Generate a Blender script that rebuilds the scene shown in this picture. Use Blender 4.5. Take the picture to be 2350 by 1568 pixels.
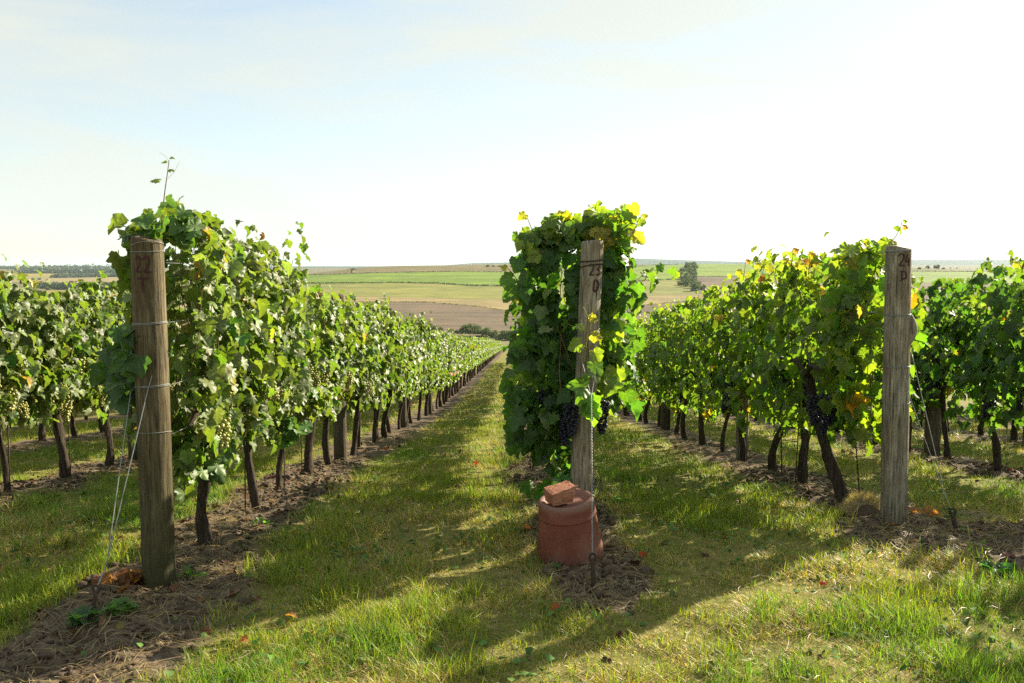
import bpy, math, random
import numpy as np
from mathutils import Vector, Matrix

random.seed(7)
RNG = np.random.default_rng(11)
R = math.radians
sc = bpy.context.scene
col = sc.collection
for o in list(bpy.data.objects):
    bpy.data.objects.remove(o)

# ------------------------------------------------------------------ camera, sky, sun, exposure
EYE = 1.71
PITCH = R(5.03)
FPX = 2000.0                       # focal length in pixels of a 2350 px wide picture
cam_d = bpy.data.cameras.new('camera'); cam = bpy.data.objects.new('camera', cam_d); col.objects.link(cam)
cam_d.sensor_width = 36.0; cam_d.lens = 36.0 * FPX / 2350.0
cam_d.clip_start = 0.05; cam_d.clip_end = 30000
cam.location = (0, 0, EYE); cam.rotation_euler = (math.pi / 2 - PITCH, 0, 0)
sc.camera = cam

SUN_AZ, SUN_EL = R(50), R(27)      # azimuth measured from straight ahead (+Y) towards the right (+X)
w = bpy.data.worlds.new('World'); sc.world = w; w.use_nodes = True
nt = w.node_tree; nt.nodes.clear()
def N_(t, **k):
    n = nt.nodes.new(t)
    for a, b in k.items(): setattr(n, a, b)
    return n
sky = N_('ShaderNodeTexSky', sky_type='NISHITA')
sky.sun_disc = False; sky.sun_elevation = SUN_EL; sky.sun_rotation = SUN_AZ
sky.air_density = 1.0; sky.dust_density = .5; sky.ozone_density = 1.0; sky.altitude = 200
tc = N_('ShaderNodeTexCoord'); mp = N_('ShaderNodeMapping')
mp.inputs['Scale'].default_value = (1.0, 1.6, 5.0); mp.inputs['Rotation'].default_value = (0, R(7), R(20))
nz = N_('ShaderNodeTexNoise'); nz.inputs['Scale'].default_value = 2.1; nz.inputs['Detail'].default_value = 7; nz.inputs['Roughness'].default_value = .55
nz.inputs['Distortion'].default_value = .35
rp = N_('ShaderNodeValToRGB'); rp.color_ramp.elements[0].position = .40; rp.color_ramp.elements[1].position = .60
rp.color_ramp.elements[0].color = (.50, .50, .50, 1); rp.color_ramp.elements[1].color = (.96, .96, .96, 1)
bw = N_('ShaderNodeRGBToBW')
mul = N_('ShaderNodeVectorMath', operation='SCALE'); mul.inputs[3].default_value = .20
mix = N_('ShaderNodeMix', data_type='RGBA')
tint = N_('ShaderNodeMix', data_type='RGBA', blend_type='MULTIPLY'); tint.inputs[0].default_value = 1; tint.inputs[7].default_value = (.98, 1.0, .965, 1)
bg = N_('ShaderNodeBackground'); bg.inputs['Strength'].default_value = .061
out = N_('ShaderNodeOutputWorld')
L_ = nt.links.new
L_(tc.outputs['Generated'], mp.inputs[0]); L_(mp.outputs[0], nz.inputs['Vector']); L_(nz.outputs[0], rp.inputs[0])
veil = N_('ShaderNodeVectorMath', operation='ADD'); veil.inputs[1].default_value = (3.55, 3.60, 3.50)     # thin high cloud, the same all over the sky
L_(sky.outputs[0], bw.inputs[0]); L_(bw.outputs[0], mul.inputs[0]); L_(mul.outputs[0], veil.inputs[0]); L_(veil.outputs[0], tint.inputs[6])
L_(rp.outputs[0], mix.inputs[0]); L_(sky.outputs[0], mix.inputs[6]); L_(tint.outputs[2], mix.inputs[7])
grade = N_('ShaderNodeMix', data_type='RGBA', blend_type='MULTIPLY'); grade.inputs[0].default_value = 1; grade.inputs[7].default_value = (.98, 1.01, .985, 1)
L_(mix.outputs[2], grade.inputs[6]); L_(grade.outputs[2], bg.inputs[0]); L_(bg.outputs[0], out.inputs[0])

sd = bpy.data.lights.new('sun', 'SUN'); sd.energy = 4.3; sd.angle = R(.6); sd.color = (1.0, .885, .69)
sun = bpy.data.objects.new('sun', sd); col.objects.link(sun)
sdir = Vector((math.sin(SUN_AZ) * math.cos(SUN_EL), math.cos(SUN_AZ) * math.cos(SUN_EL), math.sin(SUN_EL)))
sun.rotation_euler = sdir.to_track_quat('Z', 'Y').to_euler(); sun.location = (20, 20, 30)

sc.view_settings.view_transform = 'Standard'; sc.view_settings.look = 'None'
sc.view_settings.exposure = 1.75; sc.view_settings.gamma = 1.0
sc.render.engine = 'CYCLES'
cy = sc.cycles
cy.max_bounces = 6; cy.diffuse_bounces = 3; cy.glossy_bounces = 1; cy.transmission_bounces = 3; cy.transparent_max_bounces = 8
cy.volume_bounces = 1; cy.caustics_reflective = False; cy.caustics_refractive = False
cy.sample_clamp_indirect = 4.0; cy.use_denoising = False

# ------------------------------------------------------------------ helpers
ORD = ['first', 'second', 'third', 'fourth', 'fifth', 'sixth', 'seventh', 'eighth', 'ninth', 'tenth', 'eleventh', 'twelfth', 'thirteenth', 'fourteenth', 'fifteenth', 'sixteenth', 'seventeenth', 'eighteenth', 'nineteenth', 'twentieth', 'twenty-first', 'twenty-second', 'twenty-third', 'twenty-fourth']
def tag(o, label=None, cat=None, group=None, kind=None):
    if label:
        for n_, w_ in (('22', 'mossy'), ('23', 'overgrown'), ('24', 'pale')):
            label = label.replace('post marked ' + n_, w_ + ' post marked ' + n_).replace('post ' + n_, w_ + ' post ' + n_)
        o['label'] = label
    if cat: o['category'] = cat
    if group: o['group'] = group
    if kind: o['kind'] = kind
    return o

def link(name, data, parent=None, loc=None):
    o = bpy.data.objects.new(name, data); col.objects.link(o)
    if parent is not None: o.parent = parent
    if loc is not None: o.location = loc
    return o

def empty(name, loc=(0, 0, 0), rz=0):
    o = link(name, None, None, loc); o.rotation_euler = (0, 0, rz); o.empty_display_size = .1
    return o

def mesh_np(name, V, F, mat=None, C=None, smooth=False, mi=None):
    """mesh from arrays: V (n,3); F (m,k) equal-sided faces or a list of such arrays; C (n,3) point colours"""
    V = np.asarray(V, np.float32); Fs = F if isinstance(F, list) else [F]
    Fs = [np.asarray(f, np.int32) for f in Fs if len(f)]
    me = bpy.data.meshes.new(name)
    nl = sum(f.size for f in Fs); npoly = sum(len(f) for f in Fs)
    me.vertices.add(len(V)); me.vertices.foreach_set('co', V.ravel())
    me.loops.add(nl); me.loops.foreach_set('vertex_index', np.concatenate([f.ravel() for f in Fs]))
    me.polygons.add(npoly)
    tot = np.concatenate([np.full(len(f), f.shape[1], np.int32) for f in Fs])
    st = np.concatenate([[0], np.cumsum(tot)[:-1]]).astype(np.int32)
    me.polygons.foreach_set('loop_start', st)
    if smooth: me.polygons.foreach_set('use_smooth', np.ones(npoly, bool))
    if mi is not None: me.polygons.foreach_set('material_index', np.asarray(mi, np.int32))
    me.update(calc_edges=True); me.validate()
    if C is not None:
        a = me.color_attributes.new('col', 'FLOAT_COLOR', 'POINT')
        a.data.foreach_set('color', np.concatenate([np.asarray(C, np.float32), np.ones((len(V), 1), np.float32)], 1).ravel())
    if mat is not None:
        for m in (mat if isinstance(mat, (list, tuple)) else [mat]): me.materials.append(m)
    return me

class MB:
    """collects shapes into one mesh"""
    def __init__(s): s.v = []; s.q = []; s.t = []; s.n = 0
    def add(s, V, Q=None, T=None):
        V = np.asarray(V, float); s.v.append(V)
        if Q is not None and len(Q): s.q.append(np.asarray(Q, int) + s.n)
        if T is not None and len(T): s.t.append(np.asarray(T, int) + s.n)
        s.n += len(V); return s
    def box(s, c, d, rz=0, M=None):
        x, y, z = d[0] / 2, d[1] / 2, d[2] / 2
        V = np.array([(-x, -y, -z), (x, -y, -z), (x, y, -z), (-x, y, -z), (-x, -y, z), (x, -y, z), (x, y, z), (-x, y, z)])
        ca, sa = math.cos(rz), math.sin(rz)
        V = V @ np.array([[ca, sa, 0], [-sa, ca, 0], [0, 0, 1]])
        if M is not None: V = V @ np.asarray(M).T
        return s.add(V + np.asarray(c), [(0, 3, 2, 1), (4, 5, 6, 7), (0, 1, 5, 4), (1, 2, 6, 5), (2, 3, 7, 6), (3, 0, 4, 7)])
    def tube(s, pts, rad, k=6, caps=True):
        P = np.asarray(pts, float); n = len(P)
        r = np.full(n, rad) if np.isscalar(rad) else np.asarray(rad, float)
        T = np.gradient(P, axis=0); T /= np.linalg.norm(T, axis=1)[:, None] + 1e-12
        ref = np.array([0, 0, 1.]) if abs(T[:, 2]).mean() < .8 else np.array([1., 0, 0])
        A = np.cross(T, ref); A /= np.linalg.norm(A, axis=1)[:, None] + 1e-12
        B = np.cross(T, A)
        th = np.arange(k) * 2 * math.pi / k
        V = P[:, None, :] + r[:, None, None] * (A[:, None, :] * np.cos(th)[None, :, None] + B[:, None, :] * np.sin(th)[None, :, None])
        V = V.reshape(-1, 3)
        i = np.arange(n - 1)[:, None] * k; j = np.arange(k)[None, :]; j2 = (j + 1) % k
        Q = np.stack([i + j, i + j2, i + k + j2, i + k + j], -1).reshape(-1, 4)
        T3 = []
        if caps:
            V = np.concatenate([V, P[:1], P[-1:]]); a, b = n * k, n * k + 1
            for q in range(k):
                T3.append((a, (q + 1) % k, q)); T3.append((b, (n - 1) * k + q, (n - 1) * k + (q + 1) % k))
        return s.add(V, Q, T3)
    def mesh(s, name, mat, smooth=False):
        V = np.concatenate(s.v); F = []
        if s.q: F.append(np.concatenate(s.q))
        if s.t: F.append(np.concatenate(s.t))
        return mesh_np(name, V, F, mat, smooth=smooth)
    def build(s, name, mat, parent=None, smooth=False, loc=None):
        return link(name, s.mesh(name, mat, smooth), parent, loc)

_tab = np.random.default_rng(5).random((256, 256))
def vnoise(x, y, seed=0):
    x = np.asarray(x, float) + seed * 17.31; y = np.asarray(y, float) + seed * 9.77
    xi = np.floor(x).astype(int); yi = np.floor(y).astype(int); fx = x - xi; fy = y - yi
    fx = fx * fx * (3 - 2 * fx); fy = fy * fy * (3 - 2 * fy)
    g = lambda a, b: _tab[a & 255, b & 255]
    return (g(xi, yi) * (1 - fx) + g(xi + 1, yi) * fx) * (1 - fy) + (g(xi, yi + 1) * (1 - fx) + g(xi + 1, yi + 1) * fx) * fy
def fbm(x, y, seed=0, oct=3):
    s = 0; a = .5; t = 0
    for i in range(oct):
        s = s + a * vnoise(x * 2 ** i, y * 2 ** i, seed + i); t += a; a *= .5
    return s / t
def sstep(a, b, x):
    t = np.clip((np.asarray(x, float) - a) / (b - a), 0, 1); return t * t * (3 - 2 * t)

# ------------------------------------------------------------------ materials
def mat_new(name):
    m = bpy.data.materials.new(name); m.use_nodes = True
    t = m.node_tree; t.nodes.clear()
    o = t.nodes.new('ShaderNodeOutputMaterial')
    return m, t, o
def nd(t, ty, **k):
    n = t.nodes.new(ty)
    for a, b in k.items():
        if isinstance(b, (int, float, tuple)) and a in n.inputs: n.inputs[a].default_value = b
        else: setattr(n, a, b)
    return n
def noise(t, scale, detail=4, rough=.55, coord='Object', vscale=(1, 1, 1)):
    c = t.nodes.new('ShaderNodeTexCoord'); m = t.nodes.new('ShaderNodeMapping'); m.inputs['Scale'].default_value = vscale
    n = t.nodes.new('ShaderNodeTexNoise'); n.inputs['Scale'].default_value = scale; n.inputs['Detail'].default_value = detail; n.inputs['Roughness'].default_value = rough
    t.links.new(c.outputs[coord], m.inputs[0]); t.links.new(m.outputs[0], n.inputs['Vector'])
    return n
def ramp(t, src, stops):
    r = t.nodes.new('ShaderNodeValToRGB'); e = r.color_ramp.elements
    while len(e) < len(stops): e.new(.5)
    for q, (p, c) in zip(e, stops): q.position = p; q.color = (*c, 1)
    t.links.new(src, r.inputs[0]); return r
def mixc(t, fac, a, b, mode='MIX'):
    m = t.nodes.new('ShaderNodeMix'); m.data_type = 'RGBA'; m.blend_type = mode
    for i, v in ((0, fac), (6, a), (7, b)):
        if isinstance(v, (int, float)): m.inputs[i].default_value = v
        elif isinstance(v, tuple): m.inputs[i].default_value = (*v, 1)
        else: t.links.new(v, m.inputs[i])
    return m.outputs[2]
def bump(t, src, strength, dist=.01):
    b = t.nodes.new('ShaderNodeBump'); b.inputs['Strength'].default_value = strength; b.inputs['Distance'].default_value = dist
    t.links.new(src, b.inputs['Height']); return b.outputs[0]
def principled(t, o, color, rough=.7, spec=.3, normal=None, metallic=0):
    p = t.nodes.new('ShaderNodeBsdfPrincipled')
    p.inputs['Roughness'].default_value = rough; p.inputs['Specular IOR Level'].default_value = spec; p.inputs['Metallic'].default_value = metallic
    if isinstance(color, tuple): p.inputs['Base Color'].default_value = (*color, 1)
    else: t.links.new(color, p.inputs['Base Color'])
    if normal is not None: t.links.new(normal, p.inputs['Normal'])
    if o is not None: t.links.new(p.outputs[0], o.inputs[0])
    return p
def leafy(name, src, trans=.50, rough=.47, spec=.42, tcol=(2.05, 2.4, .42), bmp=.25):
    """a thin leaf: waxy front, light shining through"""
    m, t, o = mat_new(name)
    if src == 'attr': c = nd(t, 'ShaderNodeAttribute', attribute_name='col').outputs['Color']
    elif src == 'object': c = t.nodes.new('ShaderNodeObjectInfo').outputs['Color']
    else:
        c = nd(t, 'ShaderNodeRGB'); c.outputs[0].default_value = (*src, 1); c = c.outputs[0]
    n = noise(t, 38 if src != 'object' else 4.5, 4)
    if src == 'object':      # pale veins fanning out from the stalk
        k_ = t.nodes.new('ShaderNodeTexCoord'); s_ = t.nodes.new('ShaderNodeSeparateXYZ'); t.links.new(k_.outputs['Object'], s_.inputs[0])
        mt = lambda op, a, b=None: (lambda q: ([t.links.new(v, q.inputs[i]) if not isinstance(v, (int, float)) else setattr(q.inputs[i], 'default_value', v) for i, v in enumerate((a, b)) if v is not None], q.outputs[0])[1])(nd(t, 'ShaderNodeMath', operation=op))
        an = mt('ARCTAN2', s_.outputs[0], s_.outputs[1]); rr = mt('SQRT', mt('ADD', mt('MULTIPLY', s_.outputs[0], s_.outputs[0]), mt('MULTIPLY', s_.outputs[1], s_.outputs[1])))
        dv = mt('MULTIPLY', mt('ABSOLUTE', mt('SUBTRACT', mt('FRACT', mt('ADD', mt('DIVIDE', an, .74), .5)), .5)), mt('MULTIPLY', rr, .74))
        c = mixc(t, ramp(t, dv, [(.010, (.55, .55, .55)), (.035, (0, 0, 0))]).outputs[0], c, mixc(t, 1.0, c, (1.9, 1.75, 1.5), 'MULTIPLY'))
    c2 = mixc(t, .55, c, ramp(t, n.outputs[0], [(.3, (.62, .66, .6)), (.7, (1.25, 1.2, 1.15))]).outputs[0], 'MULTIPLY')
    p = principled(t, None, c2, rough, spec, bump(t, n.outputs[0], bmp, .006) if bmp else None)
    tr = t.nodes.new('ShaderNodeBsdfTranslucent')
    t.links.new(mixc(t, 1.0, c2, tcol, 'MULTIPLY'), tr.inputs[0])
    ms = t.nodes.new('ShaderNodeMixShader'); ms.inputs[0].default_value = trans
    t.links.new(p.outputs[0], ms.inputs[1]); t.links.new(tr.outputs[0], ms.inputs[2]); t.links.new(ms.outputs[0], o.inputs[0])
    return m
M = {}
M['leaf'] = leafy('leaf_surface', 'attr')
M['leaf_single'] = leafy('leaf_surface_single', 'object')
M['leaf_pale'] = leafy('pale_leaf_surface', 'attr', trans=.42, tcol=(1.55, 1.8, .45)); M['leaf_single_pale'] = leafy('pale_leaf_surface_single', 'object', trans=.42, tcol=(1.55, 1.8, .45))
M['grass'] = leafy('grass_blade', 'attr', trans=.35, rough=.5, spec=.35, tcol=(1.7, 1.7, .6), bmp=0)
M['litter'] = leafy('dry_litter', 'attr', trans=.12, rough=.8, spec=.1, tcol=(1.1, 1, .7), bmp=.2)
M['tree_leaf'] = leafy('tree_leaf', 'attr', trans=.25, rough=.6, spec=.2, tcol=(1.2, 1.4, .5), bmp=0)

def simple(name, color, rough=.7, spec=.3, nscale=None, amp=.35, bmp=0, vscale=(1, 1, 1), metallic=0, detail=5):
    m, t, o = mat_new(name)
    if nscale:
        n = noise(t, nscale, detail, .6, vscale=vscale)
        lo = tuple(c * (1 - amp) for c in color); hi = tuple(min(1, c * (1 + amp)) for c in color)
        c = ramp(t, n.outputs[0], [(.3, lo), (.7, hi)]).outputs[0]
        principled(t, o, c, rough, spec, bump(t, n.outputs[0], bmp, .01) if bmp else None, metallic)
    else: principled(t, o, color, rough, spec, None, metallic)
    return m
M['wire'] = simple('galvanised_wire', (.24, .25, .24), .55, .4, 40, .3, metallic=.25)
M['rust'] = simple('rusty_iron', (.05, .035, .025), .85, .2, 60, .5, .3)
M['cane'] = simple('cane_bark', (.16, .10, .05), .8, .2, 50, .4)
M['green_shoot'] = simple('green_shoot', (.22, .20, .05), .6, .3)
M['bark'] = simple('vine_bark', (.052, .040, .029), .95, .1, 26, .75, .9, (3, 3, .35))
M['paint'] = simple('number_paint', (.060, .022, .026), .8, .2, 120, .5)
M['berry_dark'] = simple('dark_berry', (.012, .013, .03), .45, .4, 60, .6)
M['berry_green'] = simple('green_berry', (.34, .33, .09), .4, .4, 60, .3)
M['dead_leaf'] = simple('dead_leaf', (.17, .07, .025), .85, .1, 30, .5)
M['red_leaf'] = simple('red_leaf', (.45, .06, .02), .8, .1, 30, .3)

def wood_mat(name, base, green):
    m, t, o = mat_new(name)
    n1 = noise(t, 11, 8, .72, vscale=(6, 6, .35)); n2 = noise(t, 4.2, 5, .65, vscale=(1.6, 1.6, .7)); n3 = noise(t, 40, 5, .7, vscale=(3, 3, .12))
    c1 = ramp(t, n1.outputs[0], [(.30, tuple(.22 * b for b in base)), (.46, tuple(.72 * b for b in base)), (.66, tuple(1.55 * b for b in base))]).outputs[0]
    c2 = mixc(t, ramp(t, n2.outputs[0], [(.42, (0, 0, 0)), (.62, (.7, .7, .7))]).outputs[0], c1, (base[0] * .45, base[1] * .38, base[2] * .29))
    c3 = mixc(t, ramp(t, n3.outputs[0], [(.37, (.9, .9, .9)), (.46, (0, 0, 0))]).outputs[0], c2, (.022, .018, .014))
    tcn = t.nodes.new('ShaderNodeTexCoord'); sx = t.nodes.new('ShaderNodeSeparateXYZ'); t.links.new(tcn.outputs['Object'], sx.inputs[0])
    mr = nd(t, 'ShaderNodeMapRange'); mr.inputs[1].default_value = 1.15; mr.inputs[2].default_value = .1; mr.inputs[3].default_value = 0; mr.inputs[4].default_value = green
    t.links.new(sx.outputs[2], mr.inputs[0])
    c4 = mixc(t, mr.outputs[0], c3, (.045, .046, .018))
    add = nd(t, 'ShaderNodeMath', operation='ADD'); t.links.new(n1.outputs[0], add.inputs[0]); t.links.new(n3.outputs[0], add.inputs[1])
    principled(t, o, c4, .88, .15, bump(t, add.outputs[0], .75, .012))
    return m
M['post_warm'] = wood_mat('weathered_wood_mossy', (.165, .135, .080), .75)
M['post_grey'] = wood_mat('weathered_wood_grey', (.34, .30, .23), .30)
M['post_row'] = wood_mat('weathered_wood_dark', (.15, .12, .09), .35)

# ------------------------------------------------------------------ lie of the land
ROWX = {18: -10.7, 19: -8.5, 20: -6.3, 21: -4.1, 22: -1.87, 23: .42, 24: 2.5, 25: 4.75, 26: 6.95, 27: 9.15, 28: 11.3}
ROW_END = {18: 3.6, 19: 3.9, 20: 4.1, 21: 4.3, 22: 4.49, 23: 5.57, 24: 5.70, 25: 6.1, 26: 6.3, 27: 6.5, 28: 6.7}
_y = np.concatenate([np.arange(-3000, 0, 50.), np.arange(0, 60, .05), np.arange(60, 700, 2.), np.arange(700, 14001, 20.)])
_s = np.where(_y < 4.8, 0, np.where(_y < 6.6, .12 * (_y - 4.8) / 1.8, .12)) + (.089 - .12) * sstep(17, 25, _y)
_s = _s * (1 - sstep(400, 620, _y)); _s = np.where(_y < -40, -.01, _s)
_h = -np.concatenate([[0], np.cumsum((_s[1:] + _s[:-1]) / 2 * np.diff(_y))]); _h -= np.interp(0, _y, _h)
FLOOR = float(_h[-1])
RIDGE_U = np.array([-1.2, -.62, -.58, -.5, -.42, -.25, -.09, -.045, .02, .14, .22, .36, .46, .58, .7, 1.2])
RIDGE_Z = np.array([10, -4, -14, -12, -20, -16, -14, 18, 30, 66, 44, 10, 52, 56, 40, 30])
def H(x, y):
    x = np.asarray(x, float); y = np.asarray(y, float)
    z = np.interp(y, _y, _h)
    S = sstep(-640, -190, x) * (1 - .30 * sstep(480, 1000, x))
    top = (.9 - FLOOR)
    z = z + S * top * (sstep(560, 1520, y) * .55 + .45 * np.clip((y - 600) / 900, 0, 1)) - S * (top - 24) * sstep(1550, 2600, y)
    z = z + 26 * sstep(2400, 5200, y) + sstep(600, 1400, y) * 3.0 * (fbm(x / 420, y / 300, 3) - .5) * 2
    u = np.where(y > 100, x / np.maximum(y, 100), 0)
    rz = np.interp(u, RIDGE_U, RIDGE_Z)
    f = sstep(6200, 9000, y)
    z = z * (1 - f) + f * (rz + 7 * (fbm(x / 900, y / 900, 8, 4) - .5)) - 60 * sstep(9600, 13000, y)
    return z

def soil_mask(x, y):
    """1 on the bare earth under the vine rows and round the end posts, 0 on the grass"""
    x = np.asarray(x, float); y = np.asarray(y, float); s = np.zeros(np.broadcast(x, y).shape)
    wob = (fbm(x * 1.1, y * 1.1, 21) - .5) * .42 + (fbm(x * 5, y * 5, 24) - .5) * .22
    for r, rx in ROWX.items():
        hw = .36 if r != 22 else .43
        d = np.abs(x - rx) + wob
        s = np.maximum(s, (1 - sstep(hw - .12, hw + .12, d)) * sstep(-.55, .1, y - ROW_END[r] + .35 + wob))
    for cx, cy_, ax, ay in ((-1.85, 3.75, .50, .95), (-2.25, 3.30, .62, .40), (.48, 4.75, .36, .75), (2.75, 5.35, .75, .42), (3.35, 4.85, .7, .35), (4.75, 5.0, .7, .8), (-4.1, 3.4, .6, 1)):
        d = np.hypot((x - cx) / ax, (y - cy_) / ay) + wob * 1.1
        s = np.maximum(s, 1 - sstep(.78, 1.12, d))
    return s
def near_fade(x, y): return (1 - sstep(13, 19, y)) * sstep(0, 1.5, y) * (1 - sstep(8, 11, np.abs(x)))
def ground(x, y):
    """ground height with mounds and clods"""
    x = np.asarray(x, float); y = np.asarray(y, float)
    s = soil_mask(x, y); nf = near_fade(x, y)
    clod = (np.abs(fbm(x * 7, y * 7, 31, 4) - .5) * 2) ** .8
    clod2 = fbm(x * 17, y * 17, 37, 3)
    z = H(x, y) + (fbm(x * .9, y * .9, 41) - .5) * .07 * nf + (1 - s) * (fbm(x * 6, y * 6, 43) - .5) * .03 * nf
    return z + s * nf * (.035 + .055 * (clod - .4) + .03 * (clod2 - .5))
def gz(x, y): return float(ground(x, y))

# a picture point (2350 x 1568) carried along its ray to the ground
def ray(px, py):
    u = (px - 1175) / FPX; v = (py - 784) / FPX
    return np.array([u, math.cos(PITCH) - v * math.sin(PITCH), -math.sin(PITCH) - v * math.cos(PITCH)])
def at(px, py, Y):
    d = ray(px, py); return np.array([0, 0, EYE]) + d * (Y / d[1])
_ts = np.concatenate([np.linspace(2, 60, 400), np.geomspace(60, 11500, 2600)])
def pg(px, py, ymin=2):
    d = ray(px, py); P = np.array([0, 0, EYE])[None] + d[None] * (_ts / d[1])[:, None]
    below = (P[:, 2] < H(P[:, 0], P[:, 1])) & (P[:, 1] > ymin)
    i = int(np.argmax(below)) if below.any() else len(_ts) - 1
    return P[i]

# ------------------------------------------------------------------ the ground sheet
def grid_axis(fine_lo, fine_hi, step, far_lo, far_hi, grow):
    a = list(np.arange(fine_lo, fine_hi, step)); d = step
    while a[-1] < far_hi: d = min(d * grow, 160); a.append(a[-1] + d)
    d = step
    while a[0] > far_lo: d = min(d * grow, 160); a.insert(0, a[0] - d)
    return np.array(a)
gx = grid_axis(-4.5, 4.7, .044, -9500, 9500, 1.075)
gy = grid_axis(3.0, 8.6, .040, -600, 12500, 1.035)
GX, GY = np.meshgrid(gx, gy)
GZ = ground(GX, GY)
nx, ny = len(gx), len(gy)
idx = np.arange(nx * ny).reshape(ny, nx)
GF = np.stack([idx[:-1, :-1], idx[:-1, 1:], idx[1:, 1:], idx[1:, :-1]], -1).reshape(-1, 4)
sm = soil_mask(GX, GY) * (1 - sstep(160, 200, GY)) * (1 - sstep(13, 20, np.abs(GX)))
far = sstep(140, 220, GY)
gc = np.stack([sm, far, fbm(GX / 260, GY / 170, 51) * (1 - sstep(5600, 6600, GY))], -1).reshape(-1, 3)
m, t, o = mat_new('earth_and_turf')
a = nd(t, 'ShaderNodeAttribute', attribute_name='col'); sx = t.nodes.new('ShaderNodeSeparateColor'); t.links.new(a.outputs['Color'], sx.inputs[0])
n1 = noise(t, 14, 8, .65); n2 = noise(t, 1.3, 4); n3 = noise(t, 70, 5, .7)
soil = ramp(t, n1.outputs[0], [(.3, (.055, .040, .028)), (.5, (.115, .086, .060)), (.72, (.20, .155, .108))]).outputs[0]
soil = mixc(t, ramp(t, n3.outputs[0], [(.55, (0, 0, 0)), (.7, (.5, .5, .5))]).outputs[0], soil, (.26, .21, .145))
turf = ramp(t, n1.outputs[0], [(.3, (.075, .085, .018)), (.5, (.15, .145, .038)), (.7, (.27, .22, .08))]).outputs[0]
turf = mixc(t, ramp(t, n2.outputs[0], [(.4, (0, 0, 0)), (.65, (.6, .6, .6))]).outputs[0], turf, (.21, .18, .065))
farc = ramp(t, sx.outputs[2], [(.12, (.035, .055, .030)), (.33, (.15, .125, .06)), (.5, (.105, .11, .04)), (.62, (.155, .13, .07))]).outputs[0]
c = mixc(t, sx.outputs[0], turf, soil); c = mixc(t, sx.outputs[1], c, farc)
principled(t, o, c, .95, .1, bump(t, n1.outputs[0], .7, .03))
M['ground'] = m
gr = link('ground', mesh_np('ground', np.stack([GX, GY, GZ], -1).reshape(-1, 3), GF, m, gc, smooth=True))
tag(gr, kind='structure')

# ------------------------------------------------------------------ fields of the far hillside
def pl(pts, x): return float(np.interp(x, [p[0] for p in pts], [p[1] for p in pts]))
def field_mat(name, cols, scale, vs, rot=0, rough=.9, trans=False):
    m, t, o = mat_new(name)
    n = noise(t, scale, 6, .65, vscale=vs); n.id_data.nodes['Mapping'].inputs['Rotation'].default_value = (0, 0, rot)
    n2 = noise(t, .035, 4, .6)
    c = ramp(t, n.outputs[0], [(.3, cols[0]), (.52, cols[1]), (.72, cols[2])]).outputs[0]
    c = mixc(t, .75, c, ramp(t, n2.outputs[0], [(.32, (.72, .75, .78)), (.68, (1.22, 1.18, 1.12))]).outputs[0], 'MULTIPLY')
    n3 = noise(t, .028, 3, .5, vscale=(.10, 1.3, 1)); c = mixc(t, .8, c, ramp(t, n3.outputs[0], [(.40, (.80, .84, .80)), (.50, (1.04, 1.03, 1.0)), (.60, (1.2, 1.14, 1.1))]).outputs[0], 'MULTIPLY')
    principled(t, o, c, rough, .1)
    return m
FM = {
 'plough': field_mat('ploughed_soil', ((.092, .068, .045), (.13, .098, .066), (.17, .13, .09)), .22, (.06, 1, 1), R(6)),
 'stubble': field_mat('stubble', ((.18, .142, .062), (.24, .188, .086), (.28, .22, .105)), .16, (.08, 1, 1), R(-4)),
 'green': field_mat('green_crop', ((.110, .165, .022), (.135, .196, .028), (.16, .22, .036)), .25, (.07, 1, 1), R(3)),
 'grey': field_mat('greyish_crop', ((.12, .104, .05), (.15, .127, .062), (.17, .143, .072)), .12, (.06, 1, 1), R(-3)),
 'meadow': field_mat('meadow', ((.125, .150, .034), (.175, .18, .046), (.225, .195, .07)), .2, (.12, 1, 1), R(5)),
 'wheat': field_mat('ripe_field', ((.19, .15, .045), (.235, .19, .055), (.26, .215, .07)), .2, (.1, 1, 1), R(-5)),
}
def field(name, top, bot, x0, x1, mat, lift=.9, step=9, rows=9, ymin=560):
    xs = np.arange(x0, x1 + .1, step); V = []
    for x in xs:
        yt, yb = pl(top, x), pl(bot, x); A = pg(x, yt, ymin); B = pg(x, yb, ymin)
        for k in range(rows):
            q = A + (B - A) * (k / (rows - 1)); V.append((q[0], q[1], float(H(q[0], q[1])) + lift))
    n = len(xs); i = np.arange(n * rows).reshape(n, rows)
    F = np.stack([i[:-1, :-1], i[:-1, 1:], i[1:, 1:], i[1:, :-1]], -1).reshape(-1, 4)
    return tag(link(name, mesh_np(name, V, F, FM[mat], smooth=True)), kind='structure')
b0 = [(500, 775), (2000, 775)]
b1 = [(500, 700), (824, 697), (980, 697), (1097, 707), (1183, 720.6), (1300, 722), (1455, 707), (1547, 697), (1700, 688), (1900, 684)]
b1b = [(500, 676), (760, 682), (900, 684), (1100, 690), (1300, 690), (1500, 680), (1900, 668)]
b2 = [(500, 652), (707, 653), (902, 651.5), (1000, 653), (1078, 658), (1183, 660), (1300, 657), (1448, 648), (1549, 644), (1594, 637), (1682, 637), (1900, 637)]
b3 = [(500, 645), (691, 634), (902, 627.7), (1058, 625), (1175, 627), (1300, 624), (1432, 615.7), (1497, 610.5), (1569, 608.5), (1608, 607.5), (1900, 608)]
b4 = [(500, 634), (648, 622), (863, 615.5), (1058, 612), (1175, 611.5), (1432, 611)]
field('ploughed_field', b1, b0, 560, 1790, 'plough')
field('stubble_field', b1b, b1, 560, 1790, 'stubble', .95)
field('meadow_field', b2, b1b, 560, 1600, 'meadow', 1.0)
field('stubble_field', b2, b1b, 1600, 1820, 'plough', 1.0)
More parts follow.
